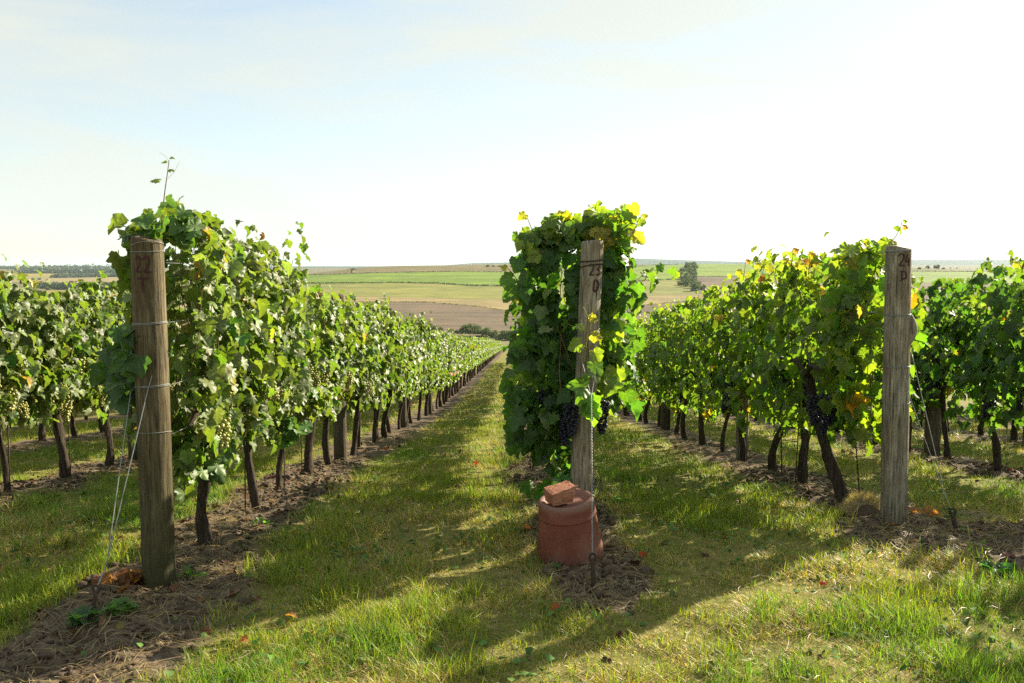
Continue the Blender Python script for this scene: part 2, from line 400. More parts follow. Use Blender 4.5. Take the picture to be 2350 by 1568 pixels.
field('green_crop_field', b3, b2, 620, 1800, 'green', 1.05)
field('greyish_crop_field', b4, b3, 620, 1430, 'grey', 1.1)
# the valley floor to the left and the plain to the right
field('ripe_field', [(-150, 671), (150, 667), (320, 663)], [(-150, 694), (320, 690)], -150, 480, 'wheat', .6, 15, 6, 700)
field('ploughed_field', [(-150, 694), (320, 690)], [(-150, 716), (320, 722)], -150, 480, 'stubble', .6, 15, 6, 500)
field('stubble_field', [(-150, 640), (320, 637)], [(-150, 648), (320, 650)], -150, 560, 'stubble', .6, 15, 6, 900)
field('meadow_field', [(-150, 622), (300, 624)], [(-150, 640), (320, 637)], -150, 560, 'wheat', .6, 15, 6, 900)
field('green_crop_field', [(2060, 625), (2500, 629)], [(2060, 652), (2500, 652)], 2060, 2500, 'green', 1.2, 15, 8, 560)
field('stubble_field', [(2060, 652), (2500, 652)], [(2060, 690), (2500, 690)], 2060, 2500, 'plough', 1.2, 15, 8, 560)

# ------------------------------------------------------------------ far trees, hedges and woods
def clump_cloud(rng, centers, radii, n, size, base, jit=.35):
    """leafy sprays filling a set of lumps: two triangles each"""
    k = rng.integers(0, len(centers), n)
    d = rng.normal(size=(n, 3)); d /= np.linalg.norm(d, axis=1)[:, None]
    P = centers[k] + d * radii[k] * (rng.random((n, 1)) ** .35)
    nn = d + rng.normal(size=(n, 3)) * .6; nn /= np.linalg.norm(nn, axis=1)[:, None]
    a = np.cross(nn, rng.normal(size=(n, 3))); a /= np.linalg.norm(a, axis=1)[:, None]; b = np.cross(nn, a)
    s = size * (.5 + rng.random((n, 1)))
    V = np.stack([P - a * s, P - b * s * .6, P + a * s, P + b * s * .7], 1).reshape(-1, 3)
    F = np.arange(n * 4).reshape(n, 4)
    c = np.asarray(base)[None] * (1 + (rng.random((n, 3)) - .5) * 2 * jit * np.array([1, .9, .7])) * (.75 + .5 * rng.random((n, 1)))
    return V, F, np.repeat(c, 4, 0)
def tree_meshes(seed, h, w, base, n=850, conic=False):
    rng = np.random.default_rng(seed); k = 14
    t_ = rng.random(k); ang = rng.random(k) * 6.283
    rr = w * .5 * ((1 - t_) * .95 if conic else np.sqrt(np.clip(1 - (2 * t_ - .9) ** 2, .05, 1)) * .72)
    C = np.stack([np.cos(ang) * rr, np.sin(ang) * rr, h * (.22 + .7 * t_)], 1)
    Rd = np.full((k, 1), w * (.12 if conic else .25)) * (.7 + .6 * rng.random((k, 1)))
    V, F, c = clump_cloud(rng, C, Rd, n, w * .062, base)
    crown = mesh_np('crown', V, F, M['tree_leaf'], c)
    b = MB(); b.tube([(0, 0, -.5), (.05 * w, 0, h * .3), (0, .03 * w, h * .75)], [w * .05, w * .035, w * .01], 6)
    for q in range(4):
        b.tube([(0, 0, h * .3), tuple(C[q] * np.array([.6, .6, .8])), tuple(C[q])], [w * .022, w * .014, w * .004], 4)
    return crown, b.mesh('trunk', M['bark'])
TK = [tree_meshes(1, 9, 9, (.125, .150, .046)), tree_meshes(2, 9.5, 9, (.105, .135, .042)), tree_meshes(3, 7, 8.5, (.14, .16, .05)), tree_meshes(4, 11, 5, (.032, .055, .024), conic=True)]
def far_tree(x, y, s, kind, label, group=None, name='far_tree', cat='tree', sz=None):
    rt = empty(name, (x, y, float(H(x, y)) + .3 - 1.3 * s), random.random() * 6); rt.scale = (s, s, sz or s)
    tag(rt, label, cat, group)
    link('crown', TK[kind][0], rt); link('trunk', TK[kind][1], rt)
    return rt
# the strip of trees that climbs the far green slope
strip = [(1594, 612), (1584, 613), (1600, 615), (1577, 617), (1590, 620), (1571, 623), (1583, 626), (1595, 628), (1566, 630), (1578, 633), (1589, 636), (1563, 638), (1574, 641), (1585, 644), (1566, 646), (1577, 649), (1588, 652), (1570, 655), (1582, 658), (1594, 661), (1604, 665), (1592, 668)]
for i, (px, py) in enumerate(strip):
    p = pg(px, py + 2, 560)
    far_tree(p[0] + random.uniform(-4, 4), p[1], 1.0 + .3 * random.random(), i % 3, f'{ORD[i]} tree from the top of the strip climbing the far green slope', 'trees of the strip on the far slope')
bushes = [(905, 751, .75), (925, 753, .6), (945, 754, .7), (962, 753, .8), (978, 753, .95), (994, 755, .8), (1012, 757, .5), (1052, 764, .7), (1068, 763, 1.0), (1085, 762, 1.15), (1100, 764, 1.05), (1116, 768, .9), (1132, 771, .8), (1145, 775, .8), (1035, 761, .5), (886, 748, .6), (1158, 776, .9), (1172, 777, 1)]
for i, (px, py, s) in enumerate(sorted(bushes)):
    p = pg(px, py + 5, 420)
    far_tree(p[0], p[1], s * .95, (2, 0, 1)[i % 3], f'{ORD[i]} bush from the long sunlit vine row along the foot of the ploughed field', 'bushes along the foot of the ploughed field', 'bush', 'bush', s * .8)
for i, (px, py, s) in enumerate(sorted([(2129, 614, .8), (2150, 614, 1.1), (2165, 615, .6), (2181, 614, .95), (2196, 614, .9), (2226, 615, .7), (2243, 615, .7), (2258, 614, .9), (2268, 614, .9), (2280, 615, .9), (2300, 614, .7), (2322, 614, 1.2), (2336, 615, 1.0), (2348, 615, .8), (2365, 614, 1), (2110, 615, .7), (2040, 613, .9), (1990, 612, .9)])):
    p = pg(px, py + 3, 1200)
    far_tree(p[0], p[1], s * 1.0, i % 3, f'{ORD[i]} small tree along the far plain counted outwards past post 24', 'trees on the far plain', sz=s * .8)
for i, (px, py, s) in enumerate([(1120, 611, .7), (1132, 611, .6), (1147, 611, .8), (1160, 610, .7), (118, 632, .7), (127, 634, .7), (23, 629, .8), (45, 641, 1.5), (58, 642, 1.6), (75, 641, 1.2), (90, 640, 1.3)]):
    p = pg(px, py + 3, 900)
    far_tree(p[0], p[1], s, i % 3, (f'{ORD[i - 4]} lone tree on the distant fields around the village' if i > 3 else f'{ORD[i]} small skyline tree next to the vines of post 23'), 'lone trees of the far valley' if i > 3 else 'small trees on the skyline', sz=s * .75)
def hedge(label, pts, h, wd, n, base=(.04, .055, .02), ymin=560):
    rng = np.random.default_rng(len(label) + n); C = []
    for (xa, ya), (xb, yb) in zip(pts, pts[1:]):
        k = max(2, int(abs(xb - xa) / 3))
        for q in range(k): C.append(pg(xa + (xb - xa) * q / k, ya + (yb - ya) * q / k, ymin))
    C = np.array(C); C[:, 2] = H(C[:, 0], C[:, 1]) + h * .45 + .8
    V, F, c = clump_cloud(rng, C, np.stack([np.full(len(C), wd), np.full(len(C), wd), h * .5 * (.6 + .8 * rng.random(len(C)))], 1), n, h * .34, base, .3)
    tag(link('hedge', mesh_np('hedge', V, F, M['tree_leaf'], c)), label, 'hedge')
hedge('dark hedge along the lower edge of the bright green field', [(p[0], p[1]) for p in b2 if 600 < p[0] < 1560] + [(1560, 644)], 2.0, 3.0, 3000)
hedge('dark grass bank right of the tree strip under the green field', [(1598, 637), (1682, 637), (1800, 637)], 1.3, 2.4, 800)
hedge('dark bank between the stubble and the brown ploughed field', [(p[0], p[1] - .6) for p in b1 if 600 < p[0] < 1800], 1.1, 2, 2600)
hedge('thin hedge along the top of the bright green field', [(620, 641)] + [(p[0], p[1]) for p in b3 if 690 < p[0] < 1570], 1.7, 2.2, 2000)
hedge('green hedge line at the far side of the plain beside post 24', [(2060, 625), (2500, 628)], 2, 3, 900)
def wood(name, pts, h, wd, n, base):
    rng = np.random.default_rng(n); C = []
    for (xa, ya), (xb, yb) in zip(pts, pts[1:]):
        for q in np.arange(0, 1, 2.2 / max(2.3, abs(xb - xa))): C.append(pg(xa + (xb - xa) * q, ya + (yb - ya) * q, 900))
    C = np.array(C); C[:, :2] += rng.normal(size=(len(C), 2)) * wd * .5; C[:, 2] = H(C[:, 0], C[:, 1]) + h * .4
    V, F, c = clump_cloud(rng, C, np.stack([np.full(len(C), wd), np.full(len(C), wd), h * .6 * (.5 + rng.random(len(C)))], 1), n, h * .3, base, .3)
    tag(link(name, mesh_np(name, V, F, M['tree_leaf'], c)), 'bluish mass of distant woodland on the valley side', 'woodland', kind='stuff')
wood('far_woodland', [(58, 628), (120, 627), (200, 627), (340, 627)], 20, 40, 3200, (.062, .088, .044))
wood('far_woodland', [(135, 638), (180, 637), (260, 636), (340, 636)], 15, 26, 2400, (.058, .084, .040))
wood('far_woodland', [(-60, 617), (90, 618), (200, 616), (340, 618)], 18, 60, 2400, (.06, .085, .044))
wood('far_woodland', [(95, 661), (160, 664), (250, 665), (330, 664)], 10, 16, 2600, (.036, .058, .022))
wood('far_woodland', [(100, 653), (160, 656), (250, 655), (330, 655)], 7, 14, 1500, (.04, .062, .024))
wood('far_woodland', [(-100, 672), (-20, 676), (40, 680)], 9, 16, 900, (.036, .058, .022))
wood('far_woodland', [(1690, 606.5), (1760, 606), (1850, 606), (2000, 607)], 8, 30, 800, (.06, .085, .044))

# ------------------------------------------------------------------ the village
WL = {k: simple('render_' + k, c, .85, .1, .9, .12) for k, c in {'cream': (.62, .52, .36), 'pink': (.50, .27, .20), 'white': (.72, .70, .66), 'ochre': (.52, .36, .20)}.items()}
RF = {k: simple('roof_' + k, c, .85, .1, 1.4, .25) for k, c in {'brown': (.16, .085, .06), 'grey': (.15, .16, .17), 'red': (.26, .10, .065), 'green': (.20, .32, .27)}.items()}
M['glass_dark'] = simple('window_glass', (.03, .035, .04), .15, .5)
def house(px, py, wd, hh, dp, wall, roof, label, rz=0.0, hip=.4):
    p = pg(px, py, 900); rt = empty('village_house', (p[0], p[1], float(H(p[0], p[1])) + .3), rz); tag(rt, label, 'house', 'houses of the village')
    b = MB(); b.box((0, 0, hh / 2 - .4), (wd, dp, hh + .8)); b.build('wall', WL[wall], rt)
    rh = dp * hip; e = .4; x, y = wd / 2 + e, dp / 2 + e
    V = [(-x, -y, hh - .1), (x, -y, hh - .1), (x, y, hh - .1), (-x, y, hh - .1), (-x, 0, hh + rh), (x, 0, hh + rh)]
    r = MB(); r.add(V, [(0, 1, 5, 4), (2, 3, 4, 5), (0, 3, 2, 1)], [(1, 2, 5), (3, 0, 4)]); ro = r.build('roof', RF[roof], rt)
    MB().box((wd * .25, dp * .12, hh + rh * .9), (.7, .7, 1.6)).build('chimney', WL['ochre'], ro)
    nwin = max(2, int(wd // 3)); wm = None
    for q in range(nwin):
        wx = -wd / 2 + (q + .5) * wd / nwin
        for lv in range(max(1, int(hh // 2.8))):
            if wm is None:
                wm = MB().box((0, 0, 0), (1.1, .12, 1.3)).mesh('window', M['glass_dark'])
            link('window', wm, rt, (wx, -dp / 2 - .03, 1.5 + 2.8 * lv))
house(152, 661.5, 10, 5, 8, 'cream', 'grey', 'cream house with steep grey roof at the front of the far village', .3, .75)
house(166, 656, 9, 7.5, 8, 'pink', 'brown', 'tall pink house in the middle of the far village', -.1, .35)
house(175, 655, 8, 7, 7, 'cream', 'red', 'cream two-storey house beside the pink one in the far village', .1, .35)
house(196, 655, 20, 5.0, 8, 'ochre', 'brown', 'long ochre building with brown roof in the far village', .02, .4)
house(229, 654, 12, 4, 7, 'white', 'brown', 'long low white house beside the big village tree', 0, .35)
house(271, 652, 7, 3.5, 6, 'white', 'grey', 'small white house at the edge of the far village', -.5, .5)
house(285, 652, 8, 3.5, 6, 'white', 'green', 'low white shed with pale green roof nearest to post 22', .2, .4)
house(112, 658, 16, 4, 8, 'cream', 'grey', 'grey-roofed house at the outer end of the far village', .05, .5)
house(74, 656, 8, 5, 7, 'ochre', 'red', 'red-roofed house standing apart above the vines of the outer row', .3, .5)
house(160, 668, 13, 2.5, 5, 'white', 'grey', 'low white building below the village trees', 0, .25)
house(8, 680, 16, 4, 6, 'white', 'grey', 'long white building low in the valley at the picture edge', .1, .3)
for i, (px, py, s, k, lab) in enumerate([(151, 657, .9, 3, 'dark pointed conifer beside the pink village house'), (222, 656, 1.25, 0, 'big round tree in the middle of the far village'), (138, 658, .9, 1, 'dark tree between the grey roofs and the pointed conifer'), (205, 659, .7, 2, 'low tree in front of the long ochre building'), (240, 658, .8, 1, 'tree behind the low white village house'), (258, 656, .8, 0, 'tree between the two small white village houses'), (185, 660, .7, 2, 'low tree right of the cream village house'), (128, 660, .8, 0, 'round tree in front of the grey roofs'), (296, 657, .9, 1, 'village tree next to the pale green roof'), (110, 664, 1, 2, 'broad tree at the outer end of the village')]):
    p = pg(px, py + 2, 900); far_tree(p[0], p[1], s, k, lab, None, 'village_tree')

# ------------------------------------------------------------------ vine leaves
HALF = [(.0, .02), (.10, -.15), (.20, -.14), (.30, -.22), (.40, -.12), (.50, -.02), (.47, .08), (.57, .18), (.62, .33), (.55, .44), (.40, .48), (.42, .62), (.30, .70), (.22, .84), (.0, 1.0)]
HALF_L = [(.0, .0), (.22, -.18), (.50, .0), (.60, .33), (.38, .50), (.30, .74), (.0, 1.0)]
HALF_S = [(.0, -.05), (.46, -.05), (.50, .45), (.0, 1.0)]
def leaf_tmpl(half, rng, flat=False):
    h = np.array(half); pts = np.concatenate([h, np.array([(-a, b) for a, b in h[-2:0:-1]])])
    n = len(pts); pts = pts * (1 + (rng.random((n, 1)) - .5) * (.14 if not flat else 0))
    pts = np.concatenate([pts, [(0, .30)]])
    a, b = pts[:, 0], pts[:, 1]; k1, k2, k3, k4 = rng.uniform(.1, .85), rng.uniform(.1, .6), rng.uniform(.1, .95), rng.uniform(.04, .14)
    if rng.random() < .3: k1 = -k1 * .6
    z = k1 * np.abs(a) - k2 * a * a - k3 * (b - .3) ** 2 + k4 * np.sin(7 * np.arctan2(b - .3, a) + rng.random() * 6) * np.hypot(a, b - .3) * 1.6
    V = np.stack([a, b, z], 1); F = np.array([(i, (i + 1) % n, n) for i in range(n)])
    return V, F
_lr = np.random.default_rng(3)
T0 = [leaf_tmpl(HALF, _lr) for _ in range(10)]
T1 = [leaf_tmpl(HALF_L, _lr) for _ in range(8)]
T2 = [leaf_tmpl(HALF_S, _lr) for _ in range(8)]
LEAF_MESH = [mesh_np('leaf', V, F, M['leaf_single'], smooth=True) for V, F in T0]
LEAF_PALE = [mesh_np('leaf', V, F, M['leaf_single_pale'], smooth=True) for V, F in T0]
LEAF_MAT = lambda st: M['leaf_pale'] if st == 'pale' else M['leaf']
PALE_ROOTS = set()

def norm(v): return v / (np.linalg.norm(v, axis=-1, keepdims=True) + 1e-9)
def basis(N, T):
    N = norm(N); T = norm(T - N * (T * N).sum(-1, keepdims=True)); A = np.cross(T, N); return A, T, N
def leaves_np(tm, P, N, T, S, C, rng):
    A, T, N = basis(N, T); k = rng.integers(0, len(tm), len(P)); Vs, Fs, Cs = [], [], []; off = 0
    for q, (v, f) in enumerate(tm):
        i = np.nonzero(k == q)[0]
        if not len(i): continue
        s = S[i][:, None, None]
        W = P[i][:, None] + s * (A[i][:, None] * v[None, :, :1] + T[i][:, None] * v[None, :, 1:2] + N[i][:, None] * v[None, :, 2:])
        Vs.append(W.reshape(-1, 3)); Fs.append((f[None] + (np.arange(len(i)) * len(v))[:, None, None] + off).reshape(-1, 3))
        Cs.append(np.repeat(C[i], len(v), 0)); off += len(i) * len(v)
    return np.concatenate(Vs), np.concatenate(Fs), np.concatenate(Cs)

# colour: mature, young, turning; canopy: half width, top, bottom; leaf length
STYLE = {
 'pale': dict(base=(.125, .172, .042), young=(.20, .25, .05), turn=(.42, .27, .05), hw=.22, top=1.84, bot=.52, size=.086, dens=2.0, shoots=20, ptop=.25, pturn=.015),
 'dark': dict(base=(.062, .125, .036), young=(.20, .24, .05), turn=(.40, .30, .05), dip=.55, hw=.30, top=1.70, bot=.86, size=.105, dens=1.1, shoots=12, ptop=.4, pturn=.012),  # dips, low top and high bottom shaped to let sun onto the path
 'open': dict(base=(.108, .160, .032), young=(.26, .26, .045), turn=(.50, .25, .04), dip=.34, hw=.28, top=2.0, bot=.42, size=.100, dens=1.35, shoots=14, ptop=.28, pturn=.018),
 'deep': dict(base=(.062, .118, .034), young=(.20, .23, .05), turn=(.45, .27, .05), dip=.32, hw=.33, top=1.98, bot=.52, size=.100, dens=1.4, shoots=15, ptop=.28, pturn=.015),
}
def vine_canopy(seed, st, L=.92, mul=1.0, grow=1.0, hw=None, top=None, bot=None):
    """leaf points, normals, tips, sizes, colours and shoot lines of one vine, standing at the origin with its row along y"""
    rng = np.random.default_rng(seed); s = STYLE[st]
    hw = hw or s['hw']; top = top or s['top']; bot = bot or s['bot']
    P, N, T, S, K, lines = [], [], [], [], [], []
    for i in range(int(s['shoots'] * mul)):
        z0 = .80 + rng.normal() * .05; z1 = top * (rng.uniform(.90, 1.03) + (.05 if rng.random() < (.03 if st == 'pale' else .12) else 0))
        y0 = rng.uniform(-.52, .52) * L; x0 = rng.normal() * .05; z1 -= s.get('dip', .22) * sstep(.18, .5, abs(y0 / L)) * rng.uniform(.3, 1); x1 = np.clip(rng.normal() * .5, -.95, .95) * hw; y1 = y0 + rng.normal() * .10
        n = max(6, int((z1 - z0) / (.075 * grow ** .5))); t_ = np.linspace(0, 1, n)
        ph = rng.random(2) * 6
        ln = np.stack([x0 + (x1 - x0) * t_ ** .8 + .035 * np.sin(5 * t_ + ph[0]), y0 + (y1 - y0) * t_ + .035 * np.sin(6 * t_ + ph[1]), z0 + (z1 - z0) * t_], 1)
        if rng.random() < .18:      # an arching shoot that has slipped out of the wires
            ln[:, 0] += np.sign(x1 + 1e-6) * hw * .75 * t_ ** 2; ln[:, 2] -= .35 * t_ ** 3
        lines.append(ln)
        sd_ = rng.choice([-1, 1], n) ; sd_[rng.random(n) < .55] = np.sign(x1 + 1e-6)
        d = np.stack([sd_ * rng.uniform(.35, 1, n), rng.normal(size=n) * .55, np.zeros(n)], 1); d = norm(d)
        P.append(ln + d * rng.uniform(.05, .11, n)[:, None] + np.stack([np.zeros(n), np.zeros(n), rng.uniform(-.02, .05, n)], 1))
        N.append(d * .75 + np.array([0, 0, .42]) + rng.normal(size=(n, 3)) * .38); T.append(d * .35 + np.array([0, 0, -1]) + rng.normal(size=(n, 3)) * .3)
        S.append(s['size'] * (1 - .36 * t_ ** 3) * rng.uniform(.7, 1.2, n)); K.append(np.clip(t_ ** 4 * rng.uniform(.3, 1.2, n), 0, 1))
    m = int(330 * s['dens'] * mul)
    y = rng.uniform(-.55, .55, m) * L; tp_ = top * .97 - s.get('dip', .22) * .9 * sstep(.25, .52, np.abs(y / L)); bo_ = bot + .22 * (vnoise(y * 5 + seed, y * 0, seed % 29) - .4); z = bo_ + (tp_ - bo_) * rng.random(m) ** .9; sg = rng.choice([-1, 1], m)
    bulge = .50 + 1.0 * vnoise(y * 3.1 + seed, z * 3.4, seed % 50)
    prof = np.clip((z - bot) / .30, .35, 1) * np.clip((top * 1.02 - z) / .35, .25, 1) ** .6
    x = sg * hw * bulge * prof * rng.uniform(.45, 1.05, m)
    keep = vnoise(y * 4.2 + 3 + seed, z * 4.2, seed % 37 + 3) > (.24 if st == 'pale' else .38)
    x, y, z, sg = x[keep], y[keep], z[keep], sg[keep]; m = len(x)
    d = norm(np.stack([sg * rng.uniform(.5, 1, m), rng.normal(size=m) * .5, np.zeros(m)], 1))
    P.append(np.stack([x, y, z], 1)); N.append(d * .8 + np.array([0, 0, .36]) + rng.normal(size=(m, 3)) * .35)
    T.append(d * .25 + np.array([0, 0, -1]) + rng.normal(size=(m, 3)) * .28); S.append(s['size'] * rng.uniform(.65, 1.18, m)); K.append(np.clip((z - (top - .22)) / .25, 0, 1) * rng.uniform(0, .8, m))
    P, N, T, S, K = map(np.concatenate, (P, N, T, S, K)); n = len(P); S = S * grow
    C = np.array(s['base'])[None] * (1 + rng.normal(size=(n, 1)) * .22) * (1 + rng.normal(size=(n, 3)) * np.array([.12, .05, .10]))
    K = K * s['ptop'] * 2; K = np.clip(K, 0, 1)[:, None]
    C = C * (1 - K) + np.array(s['young'])[None] * K
    tq = rng.random(n) < s['pturn']
    C[tq] = np.array(s['turn'])[None] * rng.uniform(.6, 1.2, (tq.sum(), 1)) * (1 + rng.normal(size=(tq.sum(), 3)) * np.array([.1, .35, .2]))
    lg = rng.random(n) < (.32 if st == 'pale' else .12); C[lg] = C[lg] * .5 + np.array([.105, .115, .072]) * rng.uniform(.6, 1.4, (lg.sum(), 1))
    return P, N, T, S, np.clip(C, .008, .7), lines
EXT = 1 / .92

# trunks: eight shapes, twisted and flaky
def trunk_mesh(seed, h=.95, r=.034, lean=(0, 0), fork=True):
    rng = np.random.default_rng(seed); n = 18; t_ = np.linspace(0, 1, n)
    bx, by = rng.normal(size=2) * .032; ph = rng.random(4) * 6
    line = np.stack([lean[0] * t_ + bx * np.sin(t_ * 5 + ph[0]), lean[1] * t_ + by * np.sin(t_ * 4 + ph[1]), -.08 + (h + .08) * t_], 1)
    line[:, :2] -= line[1, :2]
    rad = r * (1.25 - .38 * t_ + .25 * np.exp(-t_ * 9) + .10 * np.sin(t_ * 17 + ph[2]) + .3 * np.clip((t_ - .85) / .15, 0, 1))
    b = MB(); k = 12; b.tube(line, rad, k)
    V = b.v[0]; q = n * k; ang = np.tile(np.arange(k), n) * 2 * math.pi / k; tt = np.repeat(t_, k); c = np.repeat(line, k, 0)
    f = 1 + .16 * np.sin(3 * ang + tt * 6 + ph[0]) + .20 * (vnoise(ang * 1.6, tt * 9 + seed * 3, seed) - .5) + rng.normal(size=q) * .07 + .22 * (vnoise(ang * 4.2, tt * 3.5 + seed, seed + 3) - .5)
    V[:q] = c + (V[:q] - c) * f[:, None]
    top = line[-1]
    if fork:
        for sgn in (-1, 1):
            b.tube([top - (0, 0, .05), top + (rng.normal() * .02, sgn * .14, .06), top + (rng.normal() * .03, sgn * .45, .02 + rng.normal() * .03)], [r * .75, r * .5, r * .32], 7)
    return b.mesh('trunk', M['bark'], smooth=True)
TRUNKS = [trunk_mesh(20 + i, .82 + .05 * (i % 3), .019 + .0045 * (i % 4), lean=(.08 * math.sin(i * 2.1), .12 * math.cos(i * 1.3))) for i in range(8)]
def tubes_mesh(name, lines, r, mat, k=4):
    b = MB()
    for ln in lines:
        ln = ln[:-2]; b.tube(ln, np.linspace(r, r * .45, len(ln)), k, caps=False)
    return b.mesh(name, mat)
# grape bunches
def bunch_mesh(seed, mat, n=52, L=.17, r=.0085, w=.042):
    rng = np.random.default_rng(seed); ico = bpy.data.meshes.new('tmp')
    import bmesh
    bm = bmesh.new(); bmesh.ops.create_icosphere(bm, subdivisions=1, radius=1)
    iv = np.array([v.co[:] for v in bm.verts]); fi = np.array([[v.index for v in f.verts] for f in bm.faces]); bm.free(); bpy.data.meshes.remove(ico)
    Vs, Fs = [], []
    for i in range(n):
        t_ = (i + .5) / n; z = -L * t_; ww = w * (1 - .75 * t_ ** 1.4) * (.75 + .35 * rng.random()); a = i * 2.4 + rng.normal() * .3
        p = np.array([math.cos(a) * ww, math.sin(a) * ww, z]) + rng.normal(size=3) * .003
        Vs.append(iv * r * rng.uniform(.88, 1.12) + p); Fs.append(fi + i * len(iv))
    return mesh_np('grape_bunch', np.concatenate(Vs), np.concatenate(Fs), mat, smooth=True)
BUNCH = {'dark': [bunch_mesh(i, M['berry_dark'], 66, .18, .0112, .044) for i in range(3)], 'green': [bunch_mesh(9 + i, M['berry_green'], 52, .15, .0100, .040) for i in range(3)]}

ROWTXT = {22: 'the post marked 22', 23: 'the post marked 23', 24: 'the post marked 24', 21: None, 25: None, 20: None, 26: None}
def vine_label(r, i):
    kind = {22: 'pale leaved grape vine', 23: 'dark leaved grape vine', 24: 'loose backlit grape vine'}.get(r, 'grape vine')
    if r in (22, 23, 24):
        return (f'{ORD[i]} {kind} behind the post marked {r}' if i < 24 else f'{kind} beyond the twenty-fourth one behind the post marked {r}'), i >= 24
    where = {21: 'outside the post marked 22', 25: 'outside the post marked 24'}.get(r)
    if r == 25 and i < 2: return (f'{ORD[i]} grape vine at the near end of the row outside the post marked 24', False)  # unseen vines, kept at the row end for the shadow they cast
    if r == 25: i -= 2
    if where: return (f'{ORD[i]} visible grape vine {where}' if i < 24 else f'grape vine beyond the twenty-fourth visible one in the row {where}'), i >= 24
    where = {20: 'two rows outside the post marked 22', 19: 'three rows outside the post marked 22', 26: 'two rows outside the post marked 24', 27: 'three rows outside the post marked 24'}[r]
    return f'{ORD[i]} half hidden grape vine {where}', False

ROWSTYLE = {18: 'pale', 19: 'pale', 20: 'pale', 21: 'pale', 22: 'pale', 23: 'dark', 24: 'open', 25: 'deep', 26: 'deep', 27: 'deep', 28: 'deep'}
Y0 = {19: 8.2, 20: 7.0, 21: 6.03, 22: 5.21, 23: 6.05, 24: 6.4, 25: 5.52, 26: 9.2, 27: 11.5}
STEP = {24: .95, 25: .94}
NTH = {19: 12, 20: 16, 21: 34, 22: 95, 23: 16, 24: 62, 25: 27, 26: 16, 27: 12}      # how many of each row stand as single vines
EXTRA_NEAR = {(22, 0): 1.2, (23, 0): 1.3, (23, 1): 1.2, (24, 0): 1.0, (25, 0): .55, (25, 1): .6}  # unseen end vines of row 25 thinned to break up their shadow
# shared shapes for the vines farther off
def shared(st, seed, tm, mul, grow):
    P, N, T, S, C, ln = vine_canopy(seed, st, .92, mul, grow)
    rng = np.random.default_rng(seed); V, F, c = leaves_np(tm, P, N, T, S, C, rng)
    return mesh_np('foliage', V, F, LEAF_MAT(st), c, smooth=True), (V, F, c)
MID = {st: [shared(st, 300 + i, T1, 1.0, 1.0)[0] for i in range(6)] for st in STYLE}
FAR = {st: [shared(st, 400 + i, T2, .62, 1.28) for i in range(5)] for st in STYLE}
def add_leaf(parent, p, n, t_, s, c, k, name='leaf'):
    A, T, N = basis(np.asarray(n, float)[None], np.asarray(t_, float)[None])
    top_ = parent if parent is None or parent.parent is None else parent.parent
    o = link(name, (LEAF_PALE if top_ is not None and top_.name in PALE_ROOTS else LEAF_MESH)[k % len(LEAF_MESH)], parent)
    A, T, N = A[0] * s, T[0] * s, N[0] * s
    o.matrix_local = Matrix(((A[0], T[0], N[0], p[0]), (A[1], T[1], N[1], p[1]), (A[2], T[2], N[2], p[2]), (0, 0, 0, 1)))
    o.color = (float(c[0]), float(c[1]), float(c[2]), 1)
    return o
VINES = {}
